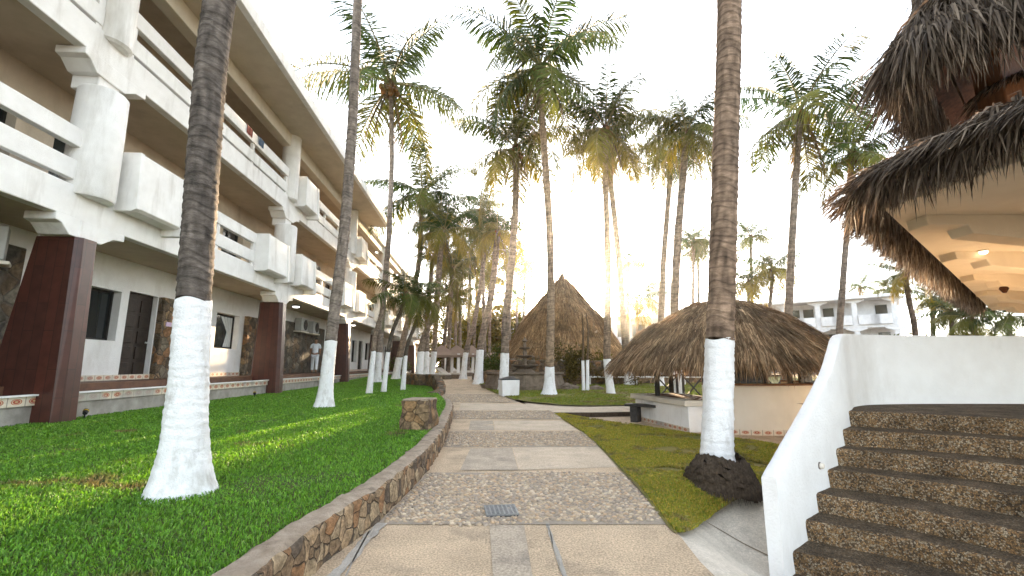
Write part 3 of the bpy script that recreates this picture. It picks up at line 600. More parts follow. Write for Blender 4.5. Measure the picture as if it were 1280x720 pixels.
def palm(base_px, pts, crown_px, Rpx, r, label, wt=None, Y=None, zf=gz, variant=0, flare=.10, lod=1, group='coconut palms of the hotel garden', ext=None, name='palm_tree', crown=True, tint=1., spin=0., barkc=None, z0=None, rtop=None, drop=1.):
    """base_px foot, pts trunk points, wt limewash height (all on the plane at the foot's distance)"""
    if Y is None: b = GT(*base_px, zf); Y = b[1]
    else: b = D(*base_px, Y); b[2] = min(b[2], float(zf(Y))) if z0 is None else z0
    W = [np.array([D(x, y, Y)[0], Y, D(x, y, Y)[2]]) for x, y in pts]
    if wt: w = D(*wt, Y); W = [w] + [p for p in W if p[2] > w[2] + .15]
    if ext: W.append(np.array(ext, float))
    elif crown_px: W.append(D(*crown_px, Y))
    P = np.array([b] + W); P = P[np.argsort(P[:, 2])]
    P[0, 2] -= .04
    H = P[-1, 2] - P[0, 2]; step = .016 if lod == 0 else (.03 if lod == 1 else .12); seg = 48 if lod == 0 else (18 if lod == 1 else 9); rh = .085 if lod < 2 else .3
    C = smoothpath(P, max(24, int(H / step))); zw = w[2] if wt else -99
    root = empty(name, b, spin, label, 'palm', group)
    ca, sa = math.cos(-spin), math.sin(-spin)
    def loc(A): A = A - b; return np.stack([A[:, 0] * ca - A[:, 1] * sa, A[:, 0] * sa + A[:, 1] * ca, A[:, 2]], 1)
    sd = int(abs(b[0] * 13 + b[1] * 7)) + 1; rt = rtop or r * .72
    lo = C[C[:, 2] <= zw + step]; hi = C[C[:, 2] >= zw]; fw = (zw - b[2]) / H if wt else 0; rm = r + (rt - r) * max(0, fw)
    if wt and len(lo) > 2: link('limewashed_trunk_base', trunk_mesh('limewashed_trunk_base', loc(lo), r * 1.02, rm * 1.03, rh, seg, sd, flare, True), M['lime'], root)
    link('trunk', trunk_mesh('trunk', loc(hi), rm, rt, rh, seg, sd + 3, 0 if wt else flare, False, tint, barkc), M['bark'], root)
    top = C[-1]
    if crown:
        L = Rpx / F * Y * 1.48 if not ext else Rpx
        t = loc(top[None])[0]
        k = link('crown', CROWNS[variant], None, root); k.location = t; k.scale = (L, L, L); k.rotation_euler = (0, 0, sd * 1.7)
        h = link('leaf_bases', HEART, None, root); h.location = t; h.scale = (L, L, L)
    return root
GL = 'palms standing on the hotel lawn'; GR_ = 'palms round the thatched bar and the fountain'; GF = 'distant palms above the roofs'
palm((228, 614), [(243, 375), (249, 280), (258, 150), (271, 0)], None, 4.2, .124, 'thick grey palm trunk with tall white limewashed foot, nearest palm on the left lawn', wt=(242, 375), zf=lawn_l, lod=0, flare=.11, ext=(D(290, 0, 3.4)[0] + .9, 3.5, 13), group=GL, tint=.62, barkc=(.25, .21, .18), rtop=.13)
palm((405, 509), [(422, 360), (431, 290), (441, 150), (447, 0)], None, 4.4, .142, 'grey curving palm trunk with chipped white foot, second nearest palm on the left lawn', wt=(413, 427), zf=lawn_l, lod=1, flare=.10, ext=(D(450, -200, 10)[0] + .3, 9.5, 17.), group=GL, barkc=(.27, .225, .19), variant=2)
palm((471, 478), [(479, 380), (486, 300), (490, 200), (489, 130)], (488, 104), 108, .17, 'tall palm with sparse spreading fronds, its crown beside the hotel roof corner', wt=(474, 441), zf=lawn_l, Y=None, variant=2, group=GL, barkc=(.30, .25, .21))
palm((494, 474), [(505, 420), (512, 394), (525, 322), (526, 280)], (528, 242), 62, .20, 'leaning palm with dead frond in its round crown, right of the tallest lawn palm', wt=(499, 447), zf=lawn_l, variant=2, group=GL, barkc=(.26, .2, .15))
palm((523, 470), [(528, 425), (537, 405), (546, 380), (550, 320)], (555, 288), 40, .19, 'yellow green palm in the dense clump beyond the leaning one', wt=(526, 440), zf=lawn_l, variant=3, group=GL, spin=1, Y=25)
palm((539, 466), [(545, 400), (549, 350), (549, 310)], (550, 268), 44, .17, 'golden backlit palm with full crown, in the middle of the left clump', wt=(543, 440), zf=lawn_l, variant=3, group=GL, spin=2.1, Y=29)
palm((532, 468), [(534, 400), (538, 350), (541, 320)], (543, 318), 24, .17, 'lower drooping palm close against the golden one', wt=(533, 440), zf=lawn_l, variant=1, group=GL, spin=.6, Y=27)
palm((480, 474), [(490, 415), (503, 385)], (507, 366), 40, .09, 'short dark palm with thin stem in front of the hotel balconies, left of a pair', wt=(485, 440), zf=lawn_l, variant=4, group='short slender palms by the hotel', Y=17.5, flare=.02, barkc=(.1, .085, .07))
palm((504, 472), [(509, 430), (525, 391)], (529, 374), 34, .09, 'short dark palm with thin stem in front of the hotel balconies, right of a pair', wt=(507, 445), zf=lawn_l, variant=1, group='short slender palms by the hotel', Y=19, flare=.02, barkc=(.1, .085, .07))
palm((462, 476), [(468, 420), (476, 395)], (480, 380), 1, .10, 'thin bare palm stem close behind the tall lawn palm', wt=(467, 440), zf=lawn_l, Y=16.6, flare=.02, group='short slender palms by the hotel', crown=False)
palm((579, 467), [(586, 425), (592, 409), (600.6, 362), (606, 311)], (608, 292), 34, .17, 'slim leaning palm behind the brown canopies', wt=(582, 441), variant=1, Y=30, group=GL)
palm((598, 468), [(605, 410), (613, 376), (619, 330)], (622, 288), 40, .21, 'leaning palm with golden crown at the far end of the path', wt=(600, 438), variant=3, Y=25, group=GL, spin=.8)
palm((629.5, 471), [(632, 405), (640, 322), (644, 268), (645, 220)], (644, 185), 74, .19, 'palm with drooping crown above the white bin, left of the tallest crown', wt=(631, 442), variant=1, Y=20.5, group=GR_, spin=2)
palm((687, 494), [(688.5, 400), (688, 300), (682, 210), (677, 140)], (675, 84), 98, .17, 'tallest palm with huge hanging crown, its broad white foot beside the fountain', wt=(687, 459), variant=0, group=GR_, spin=.4, flare=.16, barkc=(.33, .24, .16))
palm((764, 493), [(759, 420), (760, 330), (757, 230)], (757, 160), 70, .15, 'slim palm with bent white foot right of the big thatched hut', wt=(758, 449), variant=1, group=GR_, spin=1.5, flare=.03, barkc=(.3, .22, .15))
palm((786, 472), [(780.5, 420), (774, 328), (769, 280), (763, 225)], (764, 188), 52, .19, 'leaning palm behind the slim one, crowns overlapping', wt=(785, 458), variant=3, Y=24, group=GR_, spin=.3)
palm((849, 491), [(845, 420), (843, 385), (847, 300), (853, 230)], (859, 165), 62, .17, 'bushy palm rising from behind the thatched bar, nearer of two', wt=(846, 458), variant=1, group=GR_, spin=2.5, Y=17, flare=.03)
palm((824, 474), [(826, 405), (829, 330), (836, 240)], (840, 192), 48, .17, 'drooping palm left of the bushy one behind the thatched bar', wt=(824, 455), variant=0, Y=23, group=GR_, spin=1.2)
palm((898, 603), [(901, 400), (903, 330), (908, 150), (913, 0)], None, 4.2, .136, 'thick brown palm trunk with white foot and dark root mass, nearest on the right', wt=(899, 425), Y=4.75, z0=.32, lod=0, flare=.02, ext=(D(913, 0, 4.7)[0] + .3, 4.6, 13.5), group=GR_, barkc=(.36, .25, .175), tint=.8, rtop=.125, variant=1)
palm((980, 470), [(985, 400), (990, 300), (996, 200)], (1001, 140), 92, .19, 'tall palm with upright feathery crown, first right of the nearest right trunk', variant=2, Y=21, group=GR_, spin=.9)
palm((1046, 465), [(1049, 413), (1056, 320), (1063, 240)], (1065, 192), 70, .16, 'palm just left of the thatched terrace eave, its dark stem curving', variant=2, Y=22, group=GR_, spin=3.1, barkc=(.2, .16, .13))
for bp, pts, cr, Rp, va, Yd, lab in [((865, 460), [(866, 390)], (867, 300), 30, 0, 42, 'far palm showing between the bushy palm and the near right trunk'), ((875, 460), [(874, 390)], (872, 312), 26, 4, 45, 'smaller far palm twinned with its neighbour left of the near right trunk'),
        ((941, 460), [(940, 380)], (938, 295), 30, 2, 40, 'far green palm just right of the near right trunk, topmost of its cluster'), ((934, 460), [(935, 400)], (936, 352), 34, 3, 36, 'broad low palm hung with dead fronds behind the bar roof'),
        ((958, 460), [(961, 400)], (966, 335), 34, 3, 34, 'palm with yellow hanging fronds before the left end of the white building'),
        ((785, 458), [(785, 390)], (785, 328), 28, 2, 46, 'small far palm over the shoulder of the big hut'), ((798, 460), [(797, 420)], (796, 378), 30, 3, 38, 'low golden palm between the big hut and the bar roof'),
        ((655, 458), [(655, 390)], (656, 335), 26, 3, 48, 'small golden far palm just left of the big hut'), ((646, 458), [(646, 410)], (647, 372), 24, 2, 44, 'tiny low palm at the left foot of the big hut roof'),
        ((585, 460), [(586, 400)], (588, 308), 36, 3, 40, 'golden far palm in the middle of the garden avenue'), ((575, 460), [(575, 420)], (574, 372), 30, 3, 38, 'low golden palm over the brown canopies'),
        ((568, 462), [(570, 400)], (573, 325), 30, 3, 42, 'slender golden palm between the leaning avenue palms, left'), ((591, 462), [(594, 400)], (597, 338), 28, 2, 47, 'slender golden palm between the leaning avenue palms, right'), ((553, 463), [(556, 420)], (562, 368), 26, 1, 36, 'low drooping palm just beyond the hotel lawn clump'), ((637, 460), [(637, 400)], (634, 315), 30, 3, 43, 'golden palm behind the slim trunk left of the tallest palm'), ((606, 461), [(605, 410)], (602, 262), 34, 1, 36, 'far palm with drooping crown above the avenue'),
        ((612, 460), [(612, 420)], (614, 345), 30, 3, 46, 'yellow far palm right of the avenue'), ((560, 462), [(562, 410)], (566, 335), 36, 1, 33, 'shaded far palm close to the end of the hotel'),
        ((1074, 450), [(1074, 390)], (1075, 358), 20, 2, 58, 'small palm showing over the white building roof, left of two'), ((1110, 450), [(1110, 390)], (1110, 360), 18, 4, 60, 'small palm showing over the white building roof, right of two'),
        ((1166, 460), [(1166, 410)], (1166, 372), 30, 3, 32, 'bushy sunlit palm under the far thatch eave, leftmost of three'), ((1190, 460), [(1190, 420)], (1188, 388), 32, 4, 30, 'low bushy palm under the far thatch eave, middle of three'),
        ((1222, 460), [(1220, 425)], (1215, 398), 34, 1, 28, 'low dark palm under the far thatch eave, rightmost of three'), ((1262, 460), [(1262, 430)], (1262, 395), 36, 4, 27, 'low green palm at the right edge beyond the terrace')]:
    palm(bp, pts, cr, Rp, .16, lab, variant=va, Y=Yd, lod=2, group=GF, spin=Yd * .37, flare=0)
palm((1146, 460), [(1143, 405), (1136, 375)], (1131, 342), 30, .13, 'shaggy palm hung with dead fronds just under the thatch corner', variant=3, Y=20, group=GF, barkc=(.11, .08, .06), flare=0)
# root mass under the right trunk
rb = GT(900, 606, lambda y: .12); n, sg = 22, 60; V = []; rg = np.random.default_rng(5)
root_o = [o for o in bpy.data.objects if o.get('label', '').startswith('thick brown palm trunk')][0]
P0 = np.array(D(900, 574, 4.75)); zt = P0[2]
for i in range(n):
    t = i / (n - 1)
    for k in range(sg):
        a = 2 * math.pi * k / sg; r = (.20 + .10 * t ** .8 + .05 * math.sin(math.pi * t)) * (1 + .10 * fbm((math.cos(a) * 2, math.sin(a) * 2, t * 2)) + rg.normal(0, .035)) + (.09 * max(0, t - .45) if math.cos(a) > .2 else .02)
        V.append((P0[0] + r * math.cos(a), P0[1] + r * math.sin(a), zt + .03 + .05 * math.sin(2 * a) - t * (zt + .02) + rg.normal(0, .012)))
I = np.arange(n * sg).reshape(n, sg); Q = np.stack([I[:-1], np.roll(I[:-1], -1, 1), np.roll(I[1:], -1, 1), I[1:]], -1).reshape(-1, 4)
o = link('root_mass', npmesh('root_mass', np.array(V) - np.array(root_o.location), Q[:, ::-1], smooth=False), M['root'], root_o)
# fine hanging rootlets
m = 6000; a = rg.uniform(0, 2 * np.pi, m); t = rg.random(m); r = .22 + .13 * t; p = np.stack([P0[0] + r * np.cos(a), P0[1] + r * np.sin(a), zt + .03 - t * (zt * .85)], 1)
dn = np.stack([np.cos(a) * rg.uniform(.1, .6, m), np.sin(a) * rg.uniform(.1, .6, m), -np.ones(m)], 1) * rg.uniform(.05, .15, m)[:, None]; s = np.stack([-np.sin(a), np.cos(a), 0 * a], 1) * .004
V = np.stack([p - s, p + s, p + dn], 1).reshape(-1, 3) - np.array(root_o.location)
link('rootlets', npmesh('rootlets', V, None, np.arange(m * 3).reshape(-1, 3)), M['root'], root_o)
# ------------------------------------------------------------------ the hotel (local frame: x out to the garden, y along the front)
HOT = empty('hotel_building', (BX0, 0, 0), math.atan(.0692), 'long white three-storey hotel with open balconies, planter boxes and brown clad pillars along the left', 'hotel')
def pt(mb, name, m, bevel=0., parent=None, **k): return mb.build(name, M[m] if isinstance(m, str) else m, parent or HOT, bevel, **k)
def hx(px, x): return None
YE = 77.; PITCHY = 8.6; C0 = 8.0; NB = 8
cols = [C0 - PITCHY + PITCHY * i for i in range(NB + 1)]
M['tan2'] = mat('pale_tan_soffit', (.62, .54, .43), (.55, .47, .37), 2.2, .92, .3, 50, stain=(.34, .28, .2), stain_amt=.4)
# body, slabs, walkway
pt(MB().box(-12, -2.2, -6, YE, -.3, 10.9), 'rear_block', 'cream')
pt(MB().box(-2.3, -.12, -4, YE, -.3, .66), 'plinth', 'concrete')
pt(MB().box(-2.3, -.10, -4, YE, .66, .70), 'walkway', mat('dark_clay_walkway', (.12, .055, .035), (.07, .035, .025), 5, .6))
pt(MB().box(-2.3, -.62, -4, YE, .70, .86), 'upper_step', mat('clay_step', (.17, .085, .05), (.11, .06, .04), 6, .6))
tile_strip('plinth_tiles', [(-.10, y, .55) for y in np.arange(-3, YE, 1.)], .018, .155, .30, HOT)
pt(MB().box(-.13, -.04, -4, YE, .706, .735), 'plinth_edge', 'stucco')
tile_strip('skirting_tiles', [(-1.6, y, .865) for y in np.arange(-3, YE, 1.)], .012, .13, .26, HOT)
for z0, z1, nm in ((3.87, 4.05, 'first_floor_slab'), (7.08, 7.28, 'second_floor_slab')):
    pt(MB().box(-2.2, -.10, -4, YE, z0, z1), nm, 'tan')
for k, (ya, yb) in enumerate([(-4, 28.5), (28.53, YE)]):
    x1 = 1.45 if k == 0 else .2
    r = pt(MB().box(-12.2, x1, ya, yb, 10.1, 10.30), 'roof_slab', 'tan2', .02)
    pt(MB().box(x1 - .16, x1 + .025, ya + .01, yb + .02, 10.06, 10.42), 'roof_edge', 'stucco', .015, r)
    pt(MB().box(-.32, .02, ya, yb, 9.62, 10.1), 'roof_beam', 'cream', .015)
pt(MB().box(-.14, .07, -4, YE, 3.85, 4.44), 'balcony_beam', 'stucco', .02)
pt(MB().box(-.14, .07, -4, YE, 7.05, 7.62), 'balcony_beam', 'stucco', .02)
# back walls with windows
def wall(x, z0, z1, items, m, ya=-3, yb=YE, lower=None):
    """one wall per storey, split round its openings: (kind, y0, y1, z0, z1)"""
    w = MB(); lo = MB(); items = sorted(items, key=lambda i: i[1]); y = ya
    for it in items:
        k, a, b, c, d = it[:5]
        if a > y: w.box(x - .28, x, y, a, z0, z1)
        if c > z0 + .02: w.box(x - .28, x, a, b, z0, c)
        if d < z1 - .02: w.box(x - .28, x, a, b, d, z1)
        y = b
    w.box(x - .28, x, y, yb, z0, z1)
    return pt(w, 'back_wall', m)
def window(x, a, b, c, d, curtain=None, mull=0):
    f = MB(); t = .055
    f.box(x - .26, x - .19, a + .002, a + t, c, d); f.box(x - .26, x - .19, b - t, b - .002, c, d); f.box(x - .258, x - .192, a + t, b - t, c + .001, c + t); f.box(x - .258, x - .192, a + t, b - t, d - t, d - .001)
    for i in range(mull): y = a + (b - a) * (i + 1) / (mull + 1); f.box(x - .256, x - .194, y - .025, y + .025, c + t, d - t)
    o = pt(f, 'window', 'frame'); pt(MB().box(x - .245, x - .235, a + t, b - t, c + t, d - t), 'pane', 'glass', 0, o)
    if curtain:
        # a gathered drape hung just behind the front face, tied at two-fifths height
        n = 22; V = []; H = d - c - .16
        for side in (curtain if isinstance(curtain, (list, tuple)) else [curtain]):
            cm = MB()
            for i in range(n):
                t2 = i / (n - 1); z = d - .08 - t2 * H; wd = (.62 - .75 * t2 if t2 < .5 else .245 + .3 * (t2 - .5)) * (b - a - .2); wd = max(wd, .12)
                row = []
                for j in range(13):
                    s = j / 12; yy = (a + .07 + s * wd) if side == 'l' else (b - .07 - s * wd); row.append((x - .225 + .012 * math.sin(s * 26), yy, z))
                V.append(row)
            nv = [p for r_ in V for p in r_]; cm.add(nv, [(i*13+j, i*13+j+1, (i+1)*13+j+1, (i+1)*13+j) for i in range(n-1) for j in range(12)]); V = []
            pt(cm, 'curtain', 'curtain', 0, o, smooth=True)
    return o
def door(x, a, b, c, d, m='door', panels=True):
    r = MB(); r.box(x - .2, x - .12, a + .003, b - .003, c + .002, d - .003); q = r
    if panels:
        w = (b - a) / 2
        for i in range(2):
            for j in range(5):
                y0 = a + .1 + i * (w - .02); z0 = c + .12 + j * (d - c - .2) / 5; q.box(x - .122, x - .095, y0, y0 + w - .2, z0, z0 + (d - c - .2) / 5 - .09)
    o = pt(r, 'door', m, .008)
    if panels:
        pt(MB().box(x - .118, x - .05, b - .14, b - .10, c + .95, c + 1.0), 'handle', 'ac', 0, o)
    return o
X1 = -1.6; g = []     # ground floor
stones = []
g += [('w', 9.7, 11.5, 1.82, 3.05), ('d', 11.75, 12.8, .86, 3.12), ('s', 12.84, 13.9, .86, 3.12), ('w', 14.0, 14.95, 1.82, 3.05), ('w', 15.75, 17.25, 1.82, 3.05), ('s', 17.6, 19.1, .86, 3.1), ('d', 19.15, 20.4, .86, 3.1), ('s', 21.0, 26.6, .86, 3.3),
      ('w', 27.2, 28.2, 1.7, 3.05), ('d', 28.6, 29.8, .86, 3.1), ('s', 30., 32.0, .86, 3.1), ('w', 32.6, 33.9, 1.5, 3.05), ('d', 34.4, 35.6, .86, 3.1), ('w', 36.4, 37.8, 1.7, 3.05), ('s', 38.4, 41, .86, 3.1), ('s', -2, 8.9, .86, 3.5)]
y = 42.
while y < 74: g += [('w', y, y + 1.4, 1.7, 3.05), ('d', y + 1.8, y + 3.0, .86, 3.1), ('s', y + 3.1, y + 5.2, .86, 3.1)]; y += 6.3
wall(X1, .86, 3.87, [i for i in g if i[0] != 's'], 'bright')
for k, a, b, c, d in g:
    if k == 'w': window(X1, a, b, c, d, 'l' if a < 12 else ('r' if a < 30 else None), 0)
    elif k == 'd': door(X1, a, b, c, d, 'door', a < 40)
    else:
        o = pt(MB().box(X1 - .05, X1 + (.16 if 12 < a < 20 else .06), a, b, c, d), 'stone_panel', 'dark_rubble' if a < 6 or 20 < a < 28 else 'rubble', .02)
pt(MB().box(X1 + .16, X1 + .18, 13.0, 13.25, 2.32, 2.44), 'room_plate', mat('pale_plate', (.6, .45, .62), (.55, .42, .58), 8, .5))
for lev, z0 in ((0, 4.05), (1, 7.28)):
    it = []; y = .5
    while y < 75:
        col = (y - C0) % PITCHY
        it.append(('w', y, y + 1.35, z0 + .55 if int(y / 4.3) % 2 else z0 + .05, z0 + 2.3)); y += 2.15
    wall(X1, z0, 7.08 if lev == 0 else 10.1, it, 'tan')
    for i in it: window(X1, *i[1:], None, 1 if i[1] < 30 else 0)
for a, b in ((-2, 5.6), (6.2, 7.6)): pt(MB().box(X1 + .01, X1 + .08, a, b, 4.06, 7.07), 'stone_panel', 'dark_rubble')
pt(MB().box(X1 + .085, X1 + .12, 5.2, 7.4, 5.6, 6.3), 'plaster_patch', 'cream')
# columns
def column(yc, i):
    k = MB(); a, b = -.66, .17; y0, y1 = yc, yc + .46; ch = .09
    for (z0, z1, e0, e1) in ((.05, 3.52, .13, 0),):
        el_ = .42 if i == 1 else e0
        P0 = [(a - el_ + ch, y0 - e0*.3), (b + e0 - ch, y0 - e0*.3), (b + e0, y0 + ch), (b + e0, y1 - ch), (b + e0 - ch, y1), (a - el_ + ch, y1), (a - el_, y1 - ch), (a - el_, y0 + ch)]
        P1 = [(a + ch, y0), (b - ch, y0), (b, y0 + ch), (b, y1 - ch), (b - ch, y1), (a + ch, y1), (a, y1 - ch), (a, y0 + ch)]
        k.add([(*p, z0) for p in P0] + [(*p, z1) for p in P1], [list(range(8))[::-1], list(range(8, 16))] + [(j, (j+1) % 8, 8 + (j+1) % 8, 8 + j) for j in range(8)])
    o = pt(k, 'pillar_cladding', M['clad'], .006)
    m = MB(); m.box(-.60, .10, yc + .05, yc + .42, 3.52, 3.86); pt(m, 'pillar_head', 'stucco', .02)
    for z in (3.50, 6.70):
        b2 = MB(); b2.prism([(yc - .42, z + .36), (yc - .42, z + .22), (yc - .30, z + .19), (yc - .12, z + .02), (yc + .58, z + .02), (yc + .85, z + .19), (yc + 1.12, z + .22), (yc + 1.12, z + .36)], 'x', -.45, .085 if z < 4 else .09); pt(b2, 'bracket', 'stucco', .015)
    c = MB(); c.lathe([(.40, 4.30), (.43, 4.34), (.42, 5.4), (.405, 6.44), (.37, 6.48)], (-.02, yc + .24, 0), 32, .95, 1.); pt(c, 'round_column', 'stucco', smooth=True)
    m = MB(); m.box(-.46, .04, yc + .0, yc + .5, 6.46, 6.80); pt(m, 'column_neck', 'stucco', .02)
    c = MB(); c.lathe([(.30, 7.5), (.36, 7.55), (.35, 8.5), (.34, 9.98), (.34, 10.1)], (-.06, yc + .24, 0), 32, .95, 1.); pt(c, 'round_column', 'stucco', smooth=True)
def planter(y0, y1, z, fin=1):
    """a white box hung on the beam; battered front, a fin carried lower on the far side"""
    P = [(-.10, z + .30), (.10, z), (.42, z), (.50, z + .05), (.44, z + 1.22), (-.10, z + 1.22)]
    b = MB(); b.prism(P, 'y', y0, y1); o = pt(b, 'planter_box', 'stucco', .018)
    m = MB(); m.prism([(.04, z - .16), (.50, z - .16), (.56, z - .12), (.455, z + 1.235), (-.02, z + 1.235)], 'y', y1 - .02, y1 + .13); pt(m, 'planter_fin', 'stucco', .015, o)
    m = MB(); m.prism([(.04, z - .02), (.40, z - .02), (.51, z + .03), (.45, z + 1.23), (-.02, z + 1.23)], 'y', y0 - .10, y0 + .012); pt(m, 'planter_fin', 'stucco', .015, o)
    m = MB(); m.box(-.08, .42, y0 + .05, y1 - .05, z + 1.10, z + 1.232); pt(m, 'planter_soil', 'soil', 0, o)
def rail(y0, y1, z0):
    w = MB(); w.box(-.07, .06, y0, y1, z0 + .10, z0 + .46); pt(w, 'lower_rail', 'stucco', .015)
    w = MB(); w.box(-.08, .07, y0, y1, z0 + .72, z0 + 1.06); pt(w, 'top_rail', 'stucco', .015)
    n = max(1, int((y1 - y0) / 2.1))
    for k in range(n + 1):
        y = y0 + .06 + (y1 - y0 - .12) * k / n; w = MB(); w.box(-.055, .035, y - .07, y + .07, z0 - .02, z0 + .72); pt(w, 'rail_post', 'stucco', .01)
m = bpy.data.materials.new('brown_clad_pillar'); m.use_nodes = True; nt = m.node_tree; b = nt.nodes['Principled BSDF']; b.inputs['Roughness'].default_value = .38
tc = nt.nodes.new('ShaderNodeTexCoord'); mp = nt.nodes.new('ShaderNodeMapping'); mp.inputs['Rotation'].default_value = (R(90), 0, R(90)); mp.inputs['Location'].default_value = (.3, .1, .2)
vm = nt.nodes.new('ShaderNodeSeparateXYZ'); cm = nt.nodes.new('ShaderNodeCombineXYZ'); ad = nt.nodes.new('ShaderNodeMath'); ad.operation = 'ADD'
nt.links.new(tc.outputs['Object'], vm.inputs[0]); nt.links.new(vm.outputs[0], ad.inputs[0]); nt.links.new(vm.outputs[1], ad.inputs[1]); nt.links.new(vm.outputs[2], cm.inputs[0]); nt.links.new(ad.outputs[0], cm.inputs[1])
bt = nt.nodes.new('ShaderNodeTexBrick'); bt.inputs['Scale'].default_value = 1; bt.inputs['Brick Width'].default_value = 1.15; bt.inputs['Row Height'].default_value = .17; bt.inputs['Mortar Size'].default_value = .004; bt.offset = .42
bt.inputs['Color1'].default_value = (.075, .022, .014, 1); bt.inputs['Color2'].default_value = (.05, .017, .012, 1); bt.inputs['Mortar'].default_value = (.012, .006, .005, 1); nt.links.new(cm.outputs[0], bt.inputs['Vector'])
nz = nt.nodes.new('ShaderNodeTexNoise'); nz.inputs['Scale'].default_value = 6; nz.inputs['Detail'].default_value = 8; nt.links.new(tc.outputs['Object'], nz.inputs['Vector'])
mu = nt.nodes.new('ShaderNodeMixRGB'); mu.blend_type = 'OVERLAY'; mu.inputs['Fac'].default_value = .5; nt.links.new(bt.outputs['Color'], mu.inputs['Color1']); nt.links.new(nz.outputs['Fac'], mu.inputs['Color2']); nt.links.new(mu.outputs['Color'], b.inputs['Base Color'])
M['clad'] = m
for i, yc in enumerate(cols):
    column(yc, i)
    nx = cols[i + 1] if i + 1 < len(cols) else YE
    # first-floor balcony: box, rails, box
    p1 = yc + 2.15
    if i: planter(yc + .85, p1, 4.30)
    p2 = nx - 1.95
    rail(p1 + .15 if i else yc + .5, p2 - .12 if i else nx + .1, 4.44)
    if i: planter(p2, nx - .55, 4.30)
    p1 = yc + 1.9
    if i > 1: planter(yc + .72, p1, 7.46)
    rail(p1 + .15 if i > 1 else yc + .6, nx - .12, 7.60)
# air conditioners on shelves
def ac(x, y, z, label, rot=0):
    o = empty('air_conditioner', (0, 0, 0), 0, label, 'air conditioner', 'air conditioning units on the hotel walls'); o.parent = None
    c, s = math.cos(math.atan(.0692)), math.sin(math.atan(.0692)); o.location = (BX0 + x * c - y * s, x * s + y * c, z); o.rotation_euler = (0, 0, math.atan(.0692) + rot)
    if not hasattr(ac, 'src'):
        a = MB().box(0, .32, -.42, .42, .02, .62).build('casing', M['ac'], o, .02)
        MB().lathe([(.24, 0), (.26, .012), (.24, .02)], (0, 0, 0), 28).build('fan_grille', M['black'], a)
        gch = [q for q in bpy.data.objects if q.parent == a][0]; gch.rotation_euler = (0, R(90), 0); gch.location = (.322, .08, .31)
        fb = MB()
        for k in range(9):
            an = k * 2 * math.pi / 9; fb.prism([(.05 * math.cos(an), .05 * math.sin(an)), (.22 * math.cos(an + .25), .22 * math.sin(an + .25)), (.22 * math.cos(an + .45), .22 * math.sin(an + .45))], 'z', .021, .026)
        fb.lathe([(.05, .02), (.05, .03)], (0, 0, 0), 14).build('fan', M['pole'], a); gf = [q for q in bpy.data.objects if q.parent == a and q.name.startswith('fan') and q != gch][0]; gf.rotation_euler = (0, R(90), 0); gf.location = (.322, .08, .31)
        MB().box(-.02, .36, -.5, .5, -.06, 0).build('shelf', M['cream'], o, .01)
        ac.src = o
    else:
        for ch in [q for q in bpy.data.objects if q.parent == ac.src]: copy_tree(ch, o)
    return o
ac(X1 + .25, 7.75, 3.0, 'grey air conditioner high on the stone wall behind the nearest brown pillar', R(-50))
ac(X1 + .08, 22.6, 2.9, 'air conditioner on a ledge of the ground floor stone wall, nearer of two')
ac(X1 + .08, 24.2, 2.9, 'air conditioner on a ledge of the ground floor stone wall, farther of two')
ac(X1 + .02, 22.0, 5.9, 'air conditioner high on the first floor back wall, nearer of two')
ac(X1 + .02, 24.0, 5.9, 'air conditioner high on the first floor back wall, farther of two')
# ceiling lamps
def hl(x, y, z): c, s = math.cos(math.atan(.0692)), math.sin(math.atan(.0692)); return (BX0 + x * c - y * s, x * s + y * c, z)
def clamp(x, y, z, label):
    if not hasattr(clamp, 'src'):
        o = empty('ceiling_lamp', hl(x, y, z), 0, label, 'ceiling lamp', 'round ceiling lamps of the hotel'); clamp.src = o
        MB().lathe([(.19, 0), (.19, -.04), (.15, -.05)], (0, 0, 0), 24).build('lamp_base', M['frame'], o); MB().lathe([(.145, -.05), (.13, -.085), (.06, -.1)], (0, 0, 0), 24).build('diffuser', M['lamp_w'], o, smooth=True)
    else: o = copy_tree(clamp.src); o.location = hl(x, y, z); o['label'] = label
    return o
wds = ['first', 'second', 'third', 'fourth', 'fifth']
for k, y in enumerate((12.6, 20.2, 29.5, 38.)): clamp(-.75, y, 3.868, 'round lamp under the ground floor ceiling, ' + wds[k] + ' from the near brown pillar')
for k, y in enumerate((18.9, 27.5, 36.)): clamp(-.75, y, 7.078, 'round lamp under the first floor ceiling, ' + wds[k] + ' from the near end')
for k, y in enumerate((27.0, 35., 44.)): clamp(-.75, y, 10.098, 'round lamp under the top floor ceiling, ' + wds[k] + ' from the near end')
# ------------------------------------------------------------------ stair and its white wall
EI = [.45 + .15 * i for i in range(8)]
Lp = [(1061, 514), (1054, 537), (1047, 561), (1034, 587), (1020, 617), (1006, 651), (990, 690), (968, 735)]
Rp = [(1280, 524), (1280, 551), (1280, 583), (1280, 620), (1280, 666), (1280, 706), (1280, 760), (1280, 830)]
ST = empty('outdoor_stair', (2.6, 3.6, 0), 0, 'curved flight of dark pebble aggregate steps rising to the right behind the white wall', 'stairs')
def sloc(p): return (p[0] - 2.6, p[1] - 3.6, p[2])
NL = [G(*Lp[i], EYE - EI[i]) for i in range(8)]; NR = [G(*Rp[i], EYE - EI[i]) for i in range(8)]

